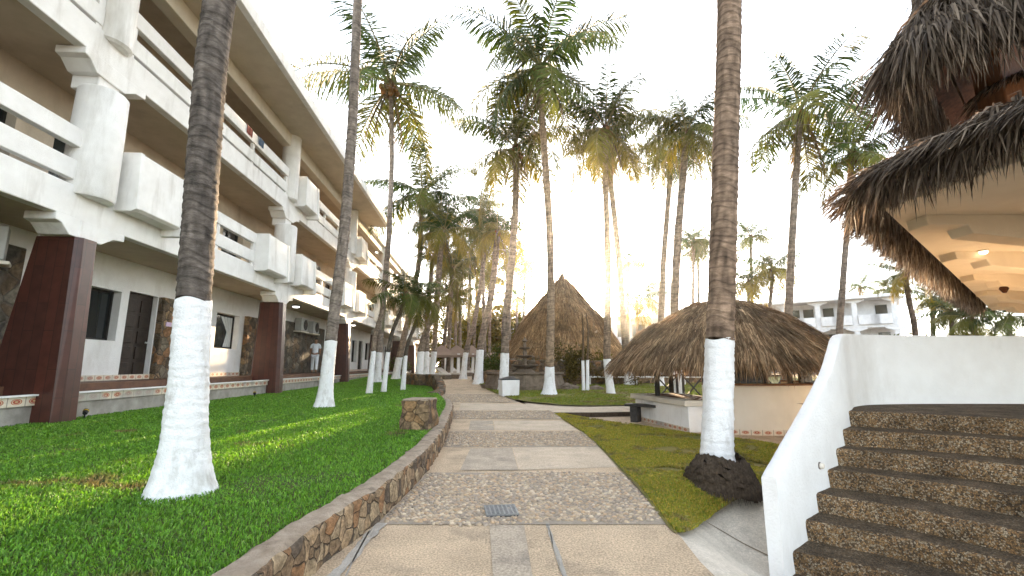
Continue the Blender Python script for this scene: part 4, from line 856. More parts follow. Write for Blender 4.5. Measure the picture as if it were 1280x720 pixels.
PLAN = np.array([NL[6][:2] + (NL[6] - NL[4])[:2] * 3.] + [NL[i][:2] for i in (6, 5, 4, 3, 2, 0)] + [np.array([3.97, 5.37])])
def on_plan(px, py):
    r = ray(px, py); f = PLAN[:, 0] * r[1] - PLAN[:, 1] * r[0]
    for i in range(len(f) - 1):
        if f[i] * f[i+1] <= 0:
            t = f[i] / (f[i] - f[i+1] + 1e-12); q = PLAN[i] + (PLAN[i+1] - PLAN[i]) * t; return ((q[0], q[1]), D(px, py, q[1])[2])
back = [np.array([3.4, 5.3, 0]), np.array([9.5, 6.2, 0])]
def step_curve(a, b, bow, n=40, ext=1.5):
    out = []
    for t in np.linspace(-.025, ext, n):
        p = a + (b - a) * t; nrm = np.array([-(b - a)[1], (b - a)[0], 0]); nrm /= np.linalg.norm(nrm); out.append(p + nrm * bow * math.sin(math.pi * min(max(t, 0), 1)))
    return np.array(out)
for i in range(8):
    z = EYE - EI[i]; fr = step_curve(NL[i], NR[i], .05); bk = step_curve(NL[i-1], NR[i-1], .05) if i else np.array([[x, 5.74 - .02 * max(0, x - 6), 0] for x in np.linspace(3.5, 9.2, 40)])
    n = len(fr); rr = np.random.default_rng(40 + i)
    # riser with an uneven nosing, top set back slightly
    V = []
    dirb = (bk - fr); dirb[:, 2] = 0; dirb /= np.linalg.norm(dirb, axis=1)[:, None]
    for j in range(n):
        jn = .010 * fbm((fr[j, 0] * 5, fr[j, 1] * 5, i)); q = fr[j, :2] + dirb[j, :2] * jn
        for (o_, dz) in ((.02, -.16), (.008, -.09), (.0, -.045), (.004, -.012), (.03, 0)): V.append((*(q + dirb[j, :2] * (o_ + .012 * fbm((q[0] * 9, q[1] * 9, dz * 30)))), z + dz + .006 * fbm((q[0] * 4, q[1] * 4, i))))
    I = np.arange(n * 5).reshape(n, 5); Q = np.stack([I[:-1, :-1], I[1:, :-1], I[1:, 1:], I[:-1, 1:]], -1).reshape(-1, 4)
    V = np.array(V) - np.array([2.6, 3.6, 0])
    st = link('step', npmesh('step', V, Q, smooth=True), M['aggregate'], ST)
    top = V.reshape(n, 5, 3)[:, 4]; bb = np.column_stack([bk[:, :2] + dirb[:, :2] * .05 - np.array([2.6, 3.6]), np.full(n, z)])
    VV = []
    for u in np.linspace(0, 1, 5): VV.append(top * (1 - u) + bb * u + np.array([0, 0, .0]))
    VV = np.array(VV).transpose(1, 0, 2).reshape(-1, 3); link('tread', npmesh('tread', VV, Q, smooth=True), M['tread'], st)
# wall: inner face plan points and heights
WP = [on_plan(*q) for q in ((970, 597), (974, 588), (990, 560), (1007, 528), (1026, 492), (1042, 456), (1049, 430), (1053, 420))]; WP[1] = (WP[1][0], WP[1][1]); WP += [((3.93, 5.35), 1.575), ((4.4, 5.62), 1.585), ((5.2, 5.72), 1.58), ((6.5, 5.68), 1.575), ((9.0, 5.3), 1.56)]
wc = catmull(np.array([(p[0], p[1], z) for p, z in WP]), 150)
T = np.gradient(wc[:, :2], axis=0); T /= np.linalg.norm(T, axis=1)[:, None]; nn = np.stack([-T[:, 1], T[:, 0]], 1); TH = .105; V = []
for i in range(len(wc)):
    x, y, z = wc[i]; o = nn[i]; zb = -.35
    for (u, zz) in ((0, zb), (0, zb + (z - zb) * .33), (0, zb + (z - zb) * .66), (.0, z - .02), (.006, z - .006), (.02, z), (TH - .02, z), (TH - .006, z - .006), (TH, z - .02), (TH, zb)):
        k = .004 * fbm((x * 6, y * 6, zz * 6)); V.append((x + o[0] * (u + k), y + o[1] * (u + k), zz + .006 * fbm((x * 5, y * 5, 2)) * (zz > zb + .1)))
m_ = 10; n = len(wc); I = np.arange(n * m_).reshape(n, m_); Q = [tuple(q) for q in np.stack([I[:-1, :-1], I[1:, :-1], I[1:, 1:], I[:-1, 1:]], -1).reshape(-1, 4)]
me = bpy.data.meshes.new('curved_stair_wall'); me.from_pydata(V, [], Q + [tuple(range(m_)), tuple(range((n-1)*m_, n*m_))[::-1]]); me.update()
bm = bmesh.new(); bm.from_mesh(me); bmesh.ops.recalc_face_normals(bm, faces=bm.faces); bm.to_mesh(me); bm.free()
for p in me.polygons: p.use_smooth = True
me.set_sharp_from_angle(angle=R(55))
WALL = tag(link('curved_stair_wall', me, M['bright']), 'smooth white plaster wall that curves up and round beside the dark aggregate steps', 'wall')
WALL.data.name = 'curved_stair_wall'
lp = G(1026, 583, .62); k = np.linalg.norm(wc[:, :2] - lp[:2], axis=1).argmin(); rr_ = ray(1025, 582)
best = min(((abs((wc[i, 0] / wc[i, 1]) - rr_[0] / rr_[1]), i) for i in range(len(wc)) if wc[i, 1] < 4.9))[1]; tt = wc[best, 1] / rr_[1]; lz = EYE + rr_[2] * tt
f = empty('wall_light', (wc[best, 0], wc[best, 1], lz), math.atan2(-nn[best, 1], -nn[best, 0]), 'small white round light fitting on the white wall beside the steps', 'wall light')
MB().lathe([(.030, -.004), (.030, .006), (.024, .008)], (0, 0, 0), 20).build('back_plate', M['pole'], f).rotation_euler = (0, R(90), 0)
b = MB().lathe([(.023, .004), (.026, .016), (.021, .032), (.008, .038)], (0, 0, 0), 20).build('bulb_cover', M['cushion'], f, smooth=True); b.rotation_euler = (0, R(90), 0)

# ------------------------------------------------------------------ thatch
def straw(P, dn, out, n_len, col, w, rg, droop=.25, lift=.12):
    """P roots, dn downslope directions, out outward normals -> blade mesh arrays"""
    n = len(P); L = n_len * rg.uniform(.6, 1.35, n); side = np.cross(dn, out); side /= np.linalg.norm(side, axis=1)[:, None]
    d = dn + side * rg.normal(0, .16, n)[:, None] + out * (lift * rg.uniform(-.1, 1., n))[:, None]; d /= np.linalg.norm(d, axis=1)[:, None]
    ww = (w * rg.uniform(.5, 1.4, n))[:, None]; tw = rg.normal(0, .6, n)[:, None]; s = side * np.cos(tw) + out * np.sin(tw)
    mid = P + d * (L * .5)[:, None]; tip = P + d * L[:, None] + np.array([0, 0, -1]) * (L * droop * rg.uniform(.2, 1.3, n))[:, None]
    V = np.stack([P - s * ww, P + s * ww, mid + s * ww * .9, mid - s * ww * .9, tip], 1).reshape(-1, 3); i = np.arange(n)[:, None] * 5
    return V, i + np.array([0, 1, 2, 3]), i + np.array([3, 2, 4]), np.repeat(col, 5, 0)
def join_arrays(A):
    o = 0; VV, QQ, TT, CC = [], [], [], []
    for V, Q, T, C in A: VV.append(V); QQ.append(Q + o); TT.append(T + o); CC.append(C); o += len(V)
    return np.vstack(VV), np.vstack(QQ), np.vstack(TT), np.vstack(CC)
def strawcol(n, rg, base, hi): 
    t = rg.random(n)[:, None] ** 2.2; return (np.array(base) * (1 - t) + np.array(hi) * t) * rg.uniform(.6, 1.25, (n, 1))
def cone_thatch(root, prof, N, ln, w, base, hi, seed, fringe, flen):
    """round roof: prof = [(radius, z)] from apex to eave"""
    rg = np.random.default_rng(seed); prof = np.array(prof, float); d = np.r_[0, np.cumsum(np.linalg.norm(np.diff(prof, axis=0), axis=1))]
    rr = np.interp(np.linspace(0, d[-1], 400), d, prof[:, 0]); cdf = np.cumsum(rr + .05); cdf /= cdf[-1]
    s = np.interp(rg.random(N), cdf, np.linspace(0, d[-1], 400)); lay = d[-1] / 14; s = np.where(rg.random(N) < .55, np.round(s / lay) * lay + rg.normal(0, .06, N) * lay * 2, s); s = np.clip(s, 0, d[-1])
    a = rg.uniform(0, 2 * np.pi, N); r = np.interp(s, d, prof[:, 0]); z = np.interp(s, d, prof[:, 1]); e = .02 * d[-1]
    dr = np.interp(np.clip(s + e, 0, d[-1]), d, prof[:, 0]) - np.interp(np.clip(s - e, 0, d[-1]), d, prof[:, 0]); dz = np.interp(np.clip(s + e, 0, d[-1]), d, prof[:, 1]) - np.interp(np.clip(s - e, 0, d[-1]), d, prof[:, 1])
    q = np.hypot(dr, dz); dr, dz = dr / q, dz / q
    ux, uy = np.cos(a), np.sin(a); lump = np.array([fbm((x * 2.2, y * 2.2, zz), 1.3) for x, y, zz in zip(ux, uy, s)]) * .10 + .05 * (.5 - (s / lay) % 1.)
    out = np.stack([-dz * ux, -dz * uy, dr], 1); P = np.stack([r * ux, r * uy, z], 1) + out * (lump + rg.uniform(-.01, .05, N))[:, None]; dn = np.stack([dr * ux, dr * uy, dz], 1)
    pc = np.array([fbm((x * 3, y * 3, zz * 2.2), 1.2) for x, y, zz in zip(ux, uy, s)])[:, None]; A = [straw(P, dn, out, ln, strawcol(N, rg, base, hi) * np.clip(1 + pc * .7, .45, 1.6), w, rg)]
    a = rg.uniform(0, 2 * np.pi, fringe); ux, uy = np.cos(a), np.sin(a); re = prof[-1, 0] - rg.uniform(0, .22, fringe); clump = np.array([fbm((x * 6, y * 6, 1.), 1.5) for x, y in zip(ux, uy)])
    P = np.stack([re * ux, re * uy, prof[-1, 1] + (prof[-1, 0] - re) * .5 + rg.uniform(-.03, .08, fringe)], 1); k = rg.uniform(.15, .7, fringe)
    dn = np.stack([k * ux, k * uy, -np.ones(fringe)], 1); dn /= np.linalg.norm(dn, axis=1)[:, None]
    V, Q, T, C = straw(P, dn, np.stack([ux, uy, .3 + 0 * ux], 1), flen, strawcol(fringe, rg, base, hi), w, rg, .1, .1)
    A.append((V, Q, T, C)); V, Q, T, C = join_arrays(A)
    link('thatch', npmesh('thatch', V, Q, T, C), M['straw'], root)
    b = MB(); pr = [(max(.01, p[0] - .05), p[1] - .05) for p in prof]; b.lathe([(p[0] * .97, p[1] - .10) for p in pr[::-1]][:1] + pr[::-1], (0, 0, 0), 48); b.build('roof_shell', M['thatch_base'], root, smooth=True)
HC = (5.05, 11.0)
BH = empty('thatched_bar', (*HC, -.1), 0, 'low round palapa bar with shaggy straw roof and curved cream counter', 'palapa bar')
prof = [(.02, 2.84), (.25, 2.80), (.75, 2.64), (1.3, 2.37), (1.85, 2.02), (2.25, 1.70), (2.5, 1.46)]
cone_thatch(BH, prof, 26000, .42, .009, (.19, .118, .062), (.56, .40, .24), 11, 5200, .44)
# curved counter
def arc(r0, r1, a0, a1, z0, z1, n=28):
    m = MB(); pts = [(r1 * math.cos(t), r1 * math.sin(t)) for t in np.linspace(a0, a1, n)] ; ip = [(r0 * math.cos(t), r0 * math.sin(t)) for t in np.linspace(a0, a1, n)]
    V = [(*p, z0) for p in pts] + [(*p, z0) for p in ip] + [(*p, z1) for p in pts] + [(*p, z1) for p in ip]; Fs = []
    for i in range(n - 1): Fs += [(i, i+1, 2*n+i+1, 2*n+i), (n+i+1, n+i, 3*n+i, 3*n+i+1), (2*n+i, 2*n+i+1, 3*n+i+1, 3*n+i), (i+1, i, n+i, n+i+1)]
    Fs += [(0, 2*n, 3*n, n), (n-1, 2*n-1, 4*n-1, 3*n-1)]; return m.add(V, Fs)
arc(1.75, 1.95, R(-128), R(20), 0, .93).build('counter', M['cream'], BH, .01)
arc(1.68, 2.05, R(-127), R(19), .932, .965).build('counter_top', M['post'], BH, .006)
tile_strip('counter_tiles', [(1.955 * math.cos(t), 1.955 * math.sin(t), .0) for t in np.linspace(R(-127), R(19), 40)], .012, .10, .2, BH)
for k, a in enumerate((-125, -88, -40, 5, 60, 120, 180)):
    t = R(a); MB().tube([(1.62 * math.cos(t), 1.62 * math.sin(t), 0), (1.62 * math.cos(t), 1.62 * math.sin(t), 2.15)], .06, 10).build('roof_post', M['bench'], BH, smooth=True)
for a0, a1 in ((-122, -92), (-62, -44)):
    arc(1.70, 1.76, R(a0), R(a1), .97, 1.28).build('glass_screen', M['glass'], BH); 
# white table slab left of the counter, with its bench
p0, p1 = GT(792, 523, lambda y: 0*y - .1), GT(862, 541, lambda y: 0*y - .1)
LT = empty('stucco_table', (p0[0], p0[1], -.1), math.atan2(p1[1] - p0[1], p1[0] - p0[0]), 'low white stucco table with thick top, joined to the left of the bar counter', 'table')
Lw = np.linalg.norm(p1[:2] - p0[:2])
MB().box(.15, Lw, .0, 1.1, 0, .50).build('table_base', M['stucco'], LT, .015); MB().box(-.02, Lw - .01, -.06, 1.2, .502, .62).build('table_top', M['cream'], LT, .02)
MB().box(.5, Lw - .12, .25, 1.0, .621, .632).build('wooden_inlay', M['post'], LT)
tile_strip('table_tiles', [(x, -.001, .0) for x in np.linspace(.15, Lw, 8)], .012, .09, .2, LT)
q0, q1 = GT(792, 527, lambda y: 0*y - .1), GT(842, 531, lambda y: 0*y - .1)
BN = empty('bench', (q0[0], q0[1], -.1), math.atan2(q1[1] - q0[1], q1[0] - q0[0]), 'low black wooden bench on two block legs in front of the white stucco table', 'bench')
BL = np.linalg.norm(q1[:2] - q0[:2]); MB().box(-.15, BL + .12, -.16, .17, .36, .42).build('seat', M['bench'], BN, .012)
for x in (.06, BL - .12): MB().box(x - .09, x + .09, -.12, .12, 0, .36).build('leg', M['bench'], BN, .008)
# big hut
HB = np.array([(704 - 640) / F * 30 / 1.0, 30.]); HG = float(gz(30))
BG = empty('thatched_hut', (HB[0], HB[1], HG), 0, 'big tall conical thatched hut glowing with the sun right behind its peak', 'palapa hut')
za = D(706, 346, 30)[2] - HG; ze = D(706, 437, 26)[2] - HG
cone_thatch(BG, [(.03, za + .12), (.22, za - .1), (.8, za - .85), (1.7, za - 1.95), (2.6, za - 2.95), (3.4, ze + .65), (3.95, ze)], 26000, .62, .014, (.34, .21, .10), (.75, .53, .29), 12, 4200, .55)
MB().lathe([(.16, za), (.12, za + .16), (.03, za + .3)], (0, 0, 0), 10).build('finial', M['thatch_base'], BG)
for k in range(10):
    t = k * math.pi / 5 + .2; MB().tube([(3.1 * math.cos(t), 3.1 * math.sin(t), 0), (3.1 * math.cos(t), 3.1 * math.sin(t), ze + .75)], .09, 10).build('roof_post', M['stucco'], BG, smooth=True)
MB().lathe([(2.2, 0), (2.2, .9), (2.25, .92), (2.25, 1.0)], (0, 0, 0), 40).build('inner_counter', M['rubble'], BG)

# ------------------------------------------------------------------ thatched terrace on the right
M['soffit'] = mat('cream_soffit', (.80, .70, .56), (.74, .64, .50), 2.5, .9, .3, 50, stain=(.5, .42, .31), stain_amt=.3)
ZS = 3.1; c0 = G(1105, 262, ZS); cN = G(1280, 200, ZS); cF = G(1240, 388, ZS)
TR = empty('thatched_terrace', (c0[0], c0[1], 0), 0, 'raised terrace with cream soffit, shaggy dark thatch eave and tall palapa roof above', 'terrace building')
dN = (cN - c0)[:2]; dN /= np.linalg.norm(dN); dF = (cF - c0)[:2]; dF /= np.linalg.norm(dF)
pN = dN * 8.; pF = dF * np.linalg.norm((cF - c0)[:2])
pB = pF + np.array([5., -1.]); pR = pN + np.array([8., 0])
MB().prism([(0, 0), tuple(pN), tuple(pR), tuple(pB), tuple(pF)], 'z', ZS, ZS + .26).build('floor_slab', M['soffit'], TR, .01)
for k, (t, ya) in enumerate(((.35, .12), (3.2, .14), (6.1, .16), (9.2, .16), (12.8, .18))):
    e = dF * t; x0 = e[0] + .42; m = MB(); dep = .34
    prof2 = [(x0, ZS + .01), (x0 + .02, ZS - .13), (x0 + .52, ZS - .13), (x0 + .57, ZS - .24), (x0 + 2.6, ZS - .46), (x0 + 8, ZS - .5), (x0 + 8, ZS + .01)]
    m.prism(prof2, 'y', e[1] - .15 + ya, e[1] + .15 + ya); m.build('soffit_beam', M['soffit'], TR, .015)
for x, y in ((5.2, 1.6), (6.2, -3.), (8.5, 5.)):
    MB().lathe([(.22, -.7), (.22, ZS - .3)], (x, y, 0), 24).build('support_column', M['stucco'], TR, smooth=True)
MB().box(-.02, .06, -.9, -.86, ZS - .006, ZS + .001).build('soffit_vent', M['black'], TR)
def eave_thatch(name, pts, zt, slope_dir, N, ln, w, base, hi, seed, fr, flen, rise, run, lipsag=.0):
    """thatch on a sloping skirt along an eave polyline; slope_dir gives the outward direction per point"""
    rg = np.random.default_rng(seed); pts = np.array(pts, float); od = np.array(slope_dir, float); d = np.r_[0, np.cumsum(np.linalg.norm(np.diff(pts, axis=0), axis=1))]
    def at(s): return np.stack([np.interp(s, d, pts[:, 0]), np.interp(s, d, pts[:, 1])], 1), (lambda o: o / np.linalg.norm(o, axis=1)[:, None])(np.stack([np.interp(s, d, od[:, 0]), np.interp(s, d, od[:, 1])], 1))
    s = rg.random(N) * d[-1]; u = rg.random(N); lay = 1 / 7; u = np.where(rg.random(N) < .5, np.clip(np.round(u / lay) * lay + rg.normal(0, .03, N), 0, 1), u); p, o = at(s)
    h = math.hypot(rise, run); dn = np.column_stack([o * run / h, np.full(N, -rise / h)]); out = np.column_stack([o * rise / h, np.full(N, run / h)])
    lump = np.array([fbm((x * 1.1, uu * 3, 0), 1.5) for x, uu in zip(s, u)]) * .12
    P = np.column_stack([p - o * (run * u)[:, None], zt + rise * u]) + out * (lump + rg.uniform(0, .08, N))[:, None]
    A = [straw(P, dn, out, ln, strawcol(N, rg, base, hi), w, rg, .3, .2)]
    s = rg.random(fr) * d[-1]; p, o = at(s); k = rg.uniform(-.15, .55, fr); dn = np.column_stack([o * k[:, None], -np.ones(fr)]); dn /= np.linalg.norm(dn, axis=1)[:, None]
    cl = np.array([fbm((x * 2.3, 3, 1), 1.5) for x in s])
    P = np.column_stack([p - o * rg.uniform(-.02, .28, fr)[:, None], zt + rg.uniform(-.03, .2, fr)])
    V, Q, T, C = straw(P, dn, np.column_stack([o, .2 + 0 * s]), flen, strawcol(fr, rg, base, hi), w, rg, .1, .12); A.append((V, Q, T, C))
    V, Q, T, C = join_arrays(A); link(name, npmesh(name, V, Q, T, C), M['straw'], TR)
    b = MB(); n = len(pts); V = []
    for i in range(n):
        o_ = od[i] / np.linalg.norm(od[i])
        for (uu, dz) in ((0, .0), (1, 0.), (1, -.12), (0, -.10)): q = pts[i] - o_ * run * uu; V.append((q[0], q[1], zt + rise * uu + dz - .02))
    Fs = [(i*4+a, (i+1)*4+a, (i+1)*4+(a+1) % 4, i*4+(a+1) % 4) for i in range(n-1) for a in range(4)] + [(0, 1, 2, 3), ((n-1)*4+3, (n-1)*4+2, (n-1)*4+1, (n-1)*4)]
    b.add(V, Fs).build('thatch_backing', M['thatch_base'], TR)
nN = np.array([dN[1], -dN[0]]); nN = nN if nN[0] < 0 else -nN; nF = np.array([-dF[1], dF[0]]); nF = nF if nF[0] < 0 else -nF; nC = nN + nF; nC /= np.linalg.norm(nC)
def rounded(off, kN, kF):
    P = [dN * kN + nN * off, dN * kN * .5 + nN * off, dN * .5 + nN * off]; O = [nN, nN, nN]
    for t in (.15, .5, .85):
        o = nN * (1 - t) + nF * t; o /= np.linalg.norm(o); q = dN * .5 * (1 - t) ** 2 + dF * .5 * t * t + o * off; P.append(q); O.append(o)
    P += [dF * .5 + nF * off, dF * kF * .5 + nF * off, dF * kF + nF * off]; O += [nF, nF, nF]; return P, O
DK, HI = (.062, .043, .029), (.36, .285, .215)
P, O = rounded(.40, 8., np.linalg.norm(pF)); eave_thatch('eave_thatch', P, ZS + .27, O, 17000, .42, .011, DK, HI, 21, 12000, .42, .30, .66)
# upper palapa
ZU = 5.3; uc = np.array([4.86, 5.44]) - c0[:2]; keep = (dN, nN, dF, nF); dN = np.array([.72, -.69]); dF = np.array([.78, .63]); nN = np.array([-.69, -.72]); nF = np.array([-.63, .78])
sh = uc + nC * -.0
P2, O2 = rounded(0, 7.5, 15); P2 = [p + sh for p in P2]
eave_thatch('roof_thatch', P2, ZU, O2, 28000, .6, .013, DK, HI, 22, 16000, .62, 3.4, 3.2)
# plank underside, rafters
b = MB()
for k in range(10):
    u0 = .2 + k * .29; V = []
    for p, o in zip(P2, O2):
        for u, dz in ((u0, 0), (u0 + .265, 0), (u0 + .265, .02), (u0, .02)): V.append((p[0] - o[0] * u, p[1] - o[1] * u, ZU - .20 + u * 1.03 + dz))
    b.add(V, [(4*i+a, 4*i+4+a, 4*i+4+(a+1) % 4, 4*i+(a+1) % 4) for i in range(len(P2)-1) for a in range(4)])
b.build('roof_planks', M['plank'], TR)
dN, nN, dF, nF = keep
for k in range(1, 12):
    t = k / 12; q = len(P2) - 1; i = min(int(t * q), q - 1); f_ = t * q - i; p = P2[i] * (1-f_) + P2[i+1] * f_; o = O2[i] * (1-f_) + O2[i+1] * f_; o /= np.linalg.norm(o)
    MB().tube([(p[0] - o[0]*.2, p[1] - o[1]*.2, ZU - .07), (p[0] - o[0]*3.1, p[1] - o[1]*3.1, ZU + 2.92)], .05, 8).build('rafter', M['frame'], TR, smooth=True)
# timber column, rails and posts on the terrace
cw = D(1258, 150, 6.2)[:2] - c0[:2]
MB().box(cw[0] - .18, cw[0] + .5, cw[1] - .2, cw[1] + .2, ZS + .26, ZU + 1.2).build('timber_column', M['post'], TR, .02)
ra = D(1208, 150, 6.6)[:2] - c0[:2]
MB().lathe([(.07, ZS + .26), (.07, ZS + 1.35), (.085, ZS + 1.36), (.085, ZS + 1.46)], (ra[0], ra[1], 0), 14).build('rail_post', M['pole'], TR, smooth=True)
for z, z2 in ((ZS + 1.32, ZS + 1.4), (ZS + 1.0, ZS + 1.05), (ZS + .75, ZS + 1.0)):
    e = ra + dN * 3.2; MB().tube([(ra[0], ra[1], z), (e[0], e[1], z2)], .035, 8).build('rail', M['pole'], TR, smooth=True)
# a bundle of rope round the rail and a small straw cap above the column
for k in range(5):
    e = ra + dN * (.95 + .012 * k); MB().tube([(e[0] + .05 * math.cos(a), e[1] + .0, ZS + 1.2 + .26 * math.sin(a)) for a in np.linspace(0, 2 * math.pi, 14)], .012, 6).build('rope', M['thatch_base'], TR)
rg = np.random.default_rng(31); N = 1500; a = rg.uniform(0, 2 * np.pi, N); r = rg.uniform(.05, .5, N); cx, cy = cw[0] + .25, cw[1] - .1
dn = np.stack([np.cos(a), np.sin(a), -.9 + 0 * a], 1); dn /= np.linalg.norm(dn, axis=1)[:, None]
V, Q, T, C = straw(np.stack([cx + r * np.cos(a), cy + r * np.sin(a), ZS + 2.42 - r * .5], 1), dn, np.stack([np.cos(a), np.sin(a), 1 + 0 * a], 1), .3, strawcol(N, rg, DK, HI), .009, rg)
link('column_cap_thatch', npmesh('column_cap_thatch', V, Q, T, C), M['straw'], TR)
# lit lamp and hanging bulb holder under the soffit
lz = ZS - .02; lpnt = G(1229, 314, lz); L1 = empty('soffit_lamp', lpnt, 0, 'small lit warm lamp fixed under the terrace soffit', 'ceiling lamp')
MB().lathe([(.07, .02), (.07, -.005)], (0, 0, 0), 20).build('lamp_base', M['cream'], L1); MB().lathe([(.06, -.006), (.05, -.04), (.02, -.055)], (0, 0, 0), 20).build('bulb', M['lamp'], L1, smooth=True)
lpnt = G(1252, 345, ZS - .02); L2 = empty('hanging_lamp', lpnt, 0, 'small unlit brown lamp hanging below the terrace soffit', 'hanging lamp')
MB().tube([(0, 0, .0), (0, 0, -.12)], .01, 6).build('cord', M['black'], L2); MB().lathe([(.03, -.12), (.075, -.16), (.06, -.24), (.08, -.27), (.03, -.36)], (0, 0, 0), 14).build('lamp_shade', M['plank'], L2, smooth=True)
# ------------------------------------------------------------------ things in the garden
pp = GT(524, 536, lawn_l); PL = empty('stone_block_planter', pp, R(-8), 'squat square pillar of rough brown stone on the lawn at the kerb bend', 'stone pillar')
m = MB(); n = 9; w = .30; V = []; Fs = []
bm = bmesh.new(); bmesh.ops.create_cube(bm, size=1); bmesh.ops.subdivide_edges(bm, edges=bm.edges, cuts=9, use_grid_fill=True)
for v in bm.verts:
    v.co = Vector((v.co.x * .44, v.co.y * .44, v.co.z * .50 + .20)); v.co += Vector((fbm(v.co * 4 + Vector((1, 0, 0))), fbm(v.co * 4 + Vector((5, 0, 0))), fbm(v.co * 4 + Vector((9, 0, 0))))) * .028
me = bpy.data.meshes.new('stone_body'); bm.to_mesh(me); bm.free(); link('stone_body', me, M['rubble2'] if 'rubble2' in M else stone_mat('pillar_stone', [(.22, .15, .085), (.31, .21, .115), (.16, .11, .065), (.26, .16, .08), (.13, .09, .06)], 6.5, mortar=(.12, .09, .06), mw=.03, bump=1), PL)
m = MB(); m.box(-.215, .215, -.215, .215, .435, .465); m.build('cap', M['kerbcap'], PL, .02)
bp = GT(636, 495, gz); BNn = empty('waste_bin', bp, R(14), 'white box shaped bin with dark lid at the path edge before the fountain', 'bin')
s = 11.3 / F * bp[1]; MB().frustum((0, 0), s * .92, s * .92, s * .98, s * .98, 0, s * 1.72).build('bin_body', M['bright'], BNn, .03)
MB().frustum((0, 0), s * 1.02, s * 1.02, s * .9, s * .9, s * 1.722, s * 1.85).build('lid', M['black'], BNn, .02)
MB().prism([(-s*.9, s*1.85), (s*.9, s*1.85), (s*.6, s*2.08), (s*.2, s*2.14), (-s*.7, s*1.95)], 'y', -s*.05, s*.05).build('lid_handle', M['pole'], BNn, .01)
# fountain
Yf = 22.; fx = D(656, 470, Yf)[0]; fz = float(gz(Yf)); FT = empty('stone_fountain', (fx, Yf, fz), 0, 'tiered carved stone fountain in a low octagonal basin behind the white bin', 'fountain')
k = Yf / F
def fh(py): return D(656, py, Yf)[2] - fz
b = MB(); b.lathe([(2.05, 0), (2.05, .16), (1.9, .16), (1.75, .62), (1.85, .66), (1.85, .74), (1.5, .74), (1.5, .5), (.1, .5)], (0, 0, 0), 8); b.build('basin', M['fstone'], FT)
b = MB(); b.lathe([(.5, .4), (.5, .75), (.3, .9), (.26, fh(462)), (.34, fh(460))], (0, 0, 0), 16); b.build('pedestal', M['fstone'], FT, smooth=True)
def bowl(r, z, nm='bowl', rim=16):
    V = []; b = MB(); n = 48
    for (q, dz) in ((.25, -.22), (.6, -.16), (.92, -.04), (1., .03), (.94, .05), (.5, -.02), (.05, -.03)):
        for j in range(n): a = 2 * math.pi * j / n; sc = 1 + .06 * math.cos(a * 8) * (q > .8); V.append((r * q * sc * math.cos(a), r * q * sc * math.sin(a), z + dz * r * 1.2))
    b.add(V, [(i*n+j, i*n+(j+1) % n, (i+1)*n+(j+1) % n, (i+1)*n+j) for i in range(6) for j in range(n)]); return b.build(nm, M['fstone'], FT, smooth=True)
bowl(.62, fh(457)); bowl(.40, fh(445)); bowl(.27, fh(435))
b = MB(); b.lathe([(.13, fh(459)), (.08, fh(453)), (.13, fh(450)), (.07, fh(446)), (.11, fh(441)), (.06, fh(436)), (.08, fh(432)), (.05, fh(428)), (.14, fh(426)), (.05, fh(424)), (.02, fh(421))], (0, 0, 0), 14); b.build('stem', M['fstone'], FT, smooth=True)
b = MB(); b.lathe([(1.49, .55), (.1, .552)], (0, 0, 0), 8); b.build('basin_water', mat('dark_fountain_water', (.03, .035, .03), (.02, .025, .02), 4, .08, spec=.5), FT)
# rubble retaining wall and bushes behind it
def rub_wall(name, px, Yv, h, label, th=.35, mt='rubble', px_is_plan=False):
    P = np.array(px, float) if px_is_plan else np.array([[D(x, 470, y)[0], y] for x, y in px]); P = resample(catmull(np.column_stack([P, np.zeros(len(P))]), 60), 60)
    T = np.gradient(P, axis=0); T /= np.linalg.norm(T, axis=1)[:, None]; nn = np.stack([-T[:, 1], T[:, 0]], 1); V = []; o0 = P[0]
    for i in range(60):
        g = float(gz(P[i, 1])); hh = (h(i / 59) if callable(h) else h) + .05 * fbm((P[i, 0] * 2, P[i, 1] * 2, 0))
        for u, z in ((0, g - .1), (0, g + hh * .5), (0, g + hh - .04), (.05, g + hh), (th - .05, g + hh), (th, g + hh - .04), (th, g - .1)):
            kk = .04 * fbm((P[i, 0] * 3, P[i, 1] * 3, z * 3)); V.append((P[i, 0] + nn[i, 0] * (u + kk) - o0[0], P[i, 1] + nn[i, 1] * (u + kk) - o0[1], z))
    Q = [(i*7+j, (i+1)*7+j, (i+1)*7+j+1, i*7+j+1) for i in range(59) for j in range(6)] + [tuple(range(7)), tuple(range(59*7, 60*7))[::-1]]
    me = bpy.data.meshes.new(name); me.from_pydata(V, [], Q); me.update(); bm = bmesh.new(); bm.from_mesh(me); bmesh.ops.recalc_face_normals(bm, faces=bm.faces); bm.to_mesh(me); bm.free()
    o = link(name, me, M[mt]); o.location = (o0[0], o0[1], 0); return tag(o, label, 'stone wall')
rub_wall('stone_wall', [(612, 28), (640, 26), (700, 24.5), (760, 24.5), (830, 25), (900, 26)], 0, 1.25, 'long brown rubble wall behind the fountain, under the big hut')
rub_wall('low_stone_wall', [(590, 30), (596, 27), (606, 25.5), (622, 25), (640, 25.2)], 0, lambda t: .35 + .45 * t, 'low curved stone wall on the right of the far path bend')
rub_wall('low_stone_wall', [(504, 23.5), (520, 22.5), (535, 22), (545, 20.5), (546, 19), (541, 17.6), (533, 16.7)], 0, lambda t: .62 - .42 * sm(.35, .7, t), 'low curved stone wall on the left of the far path bend')
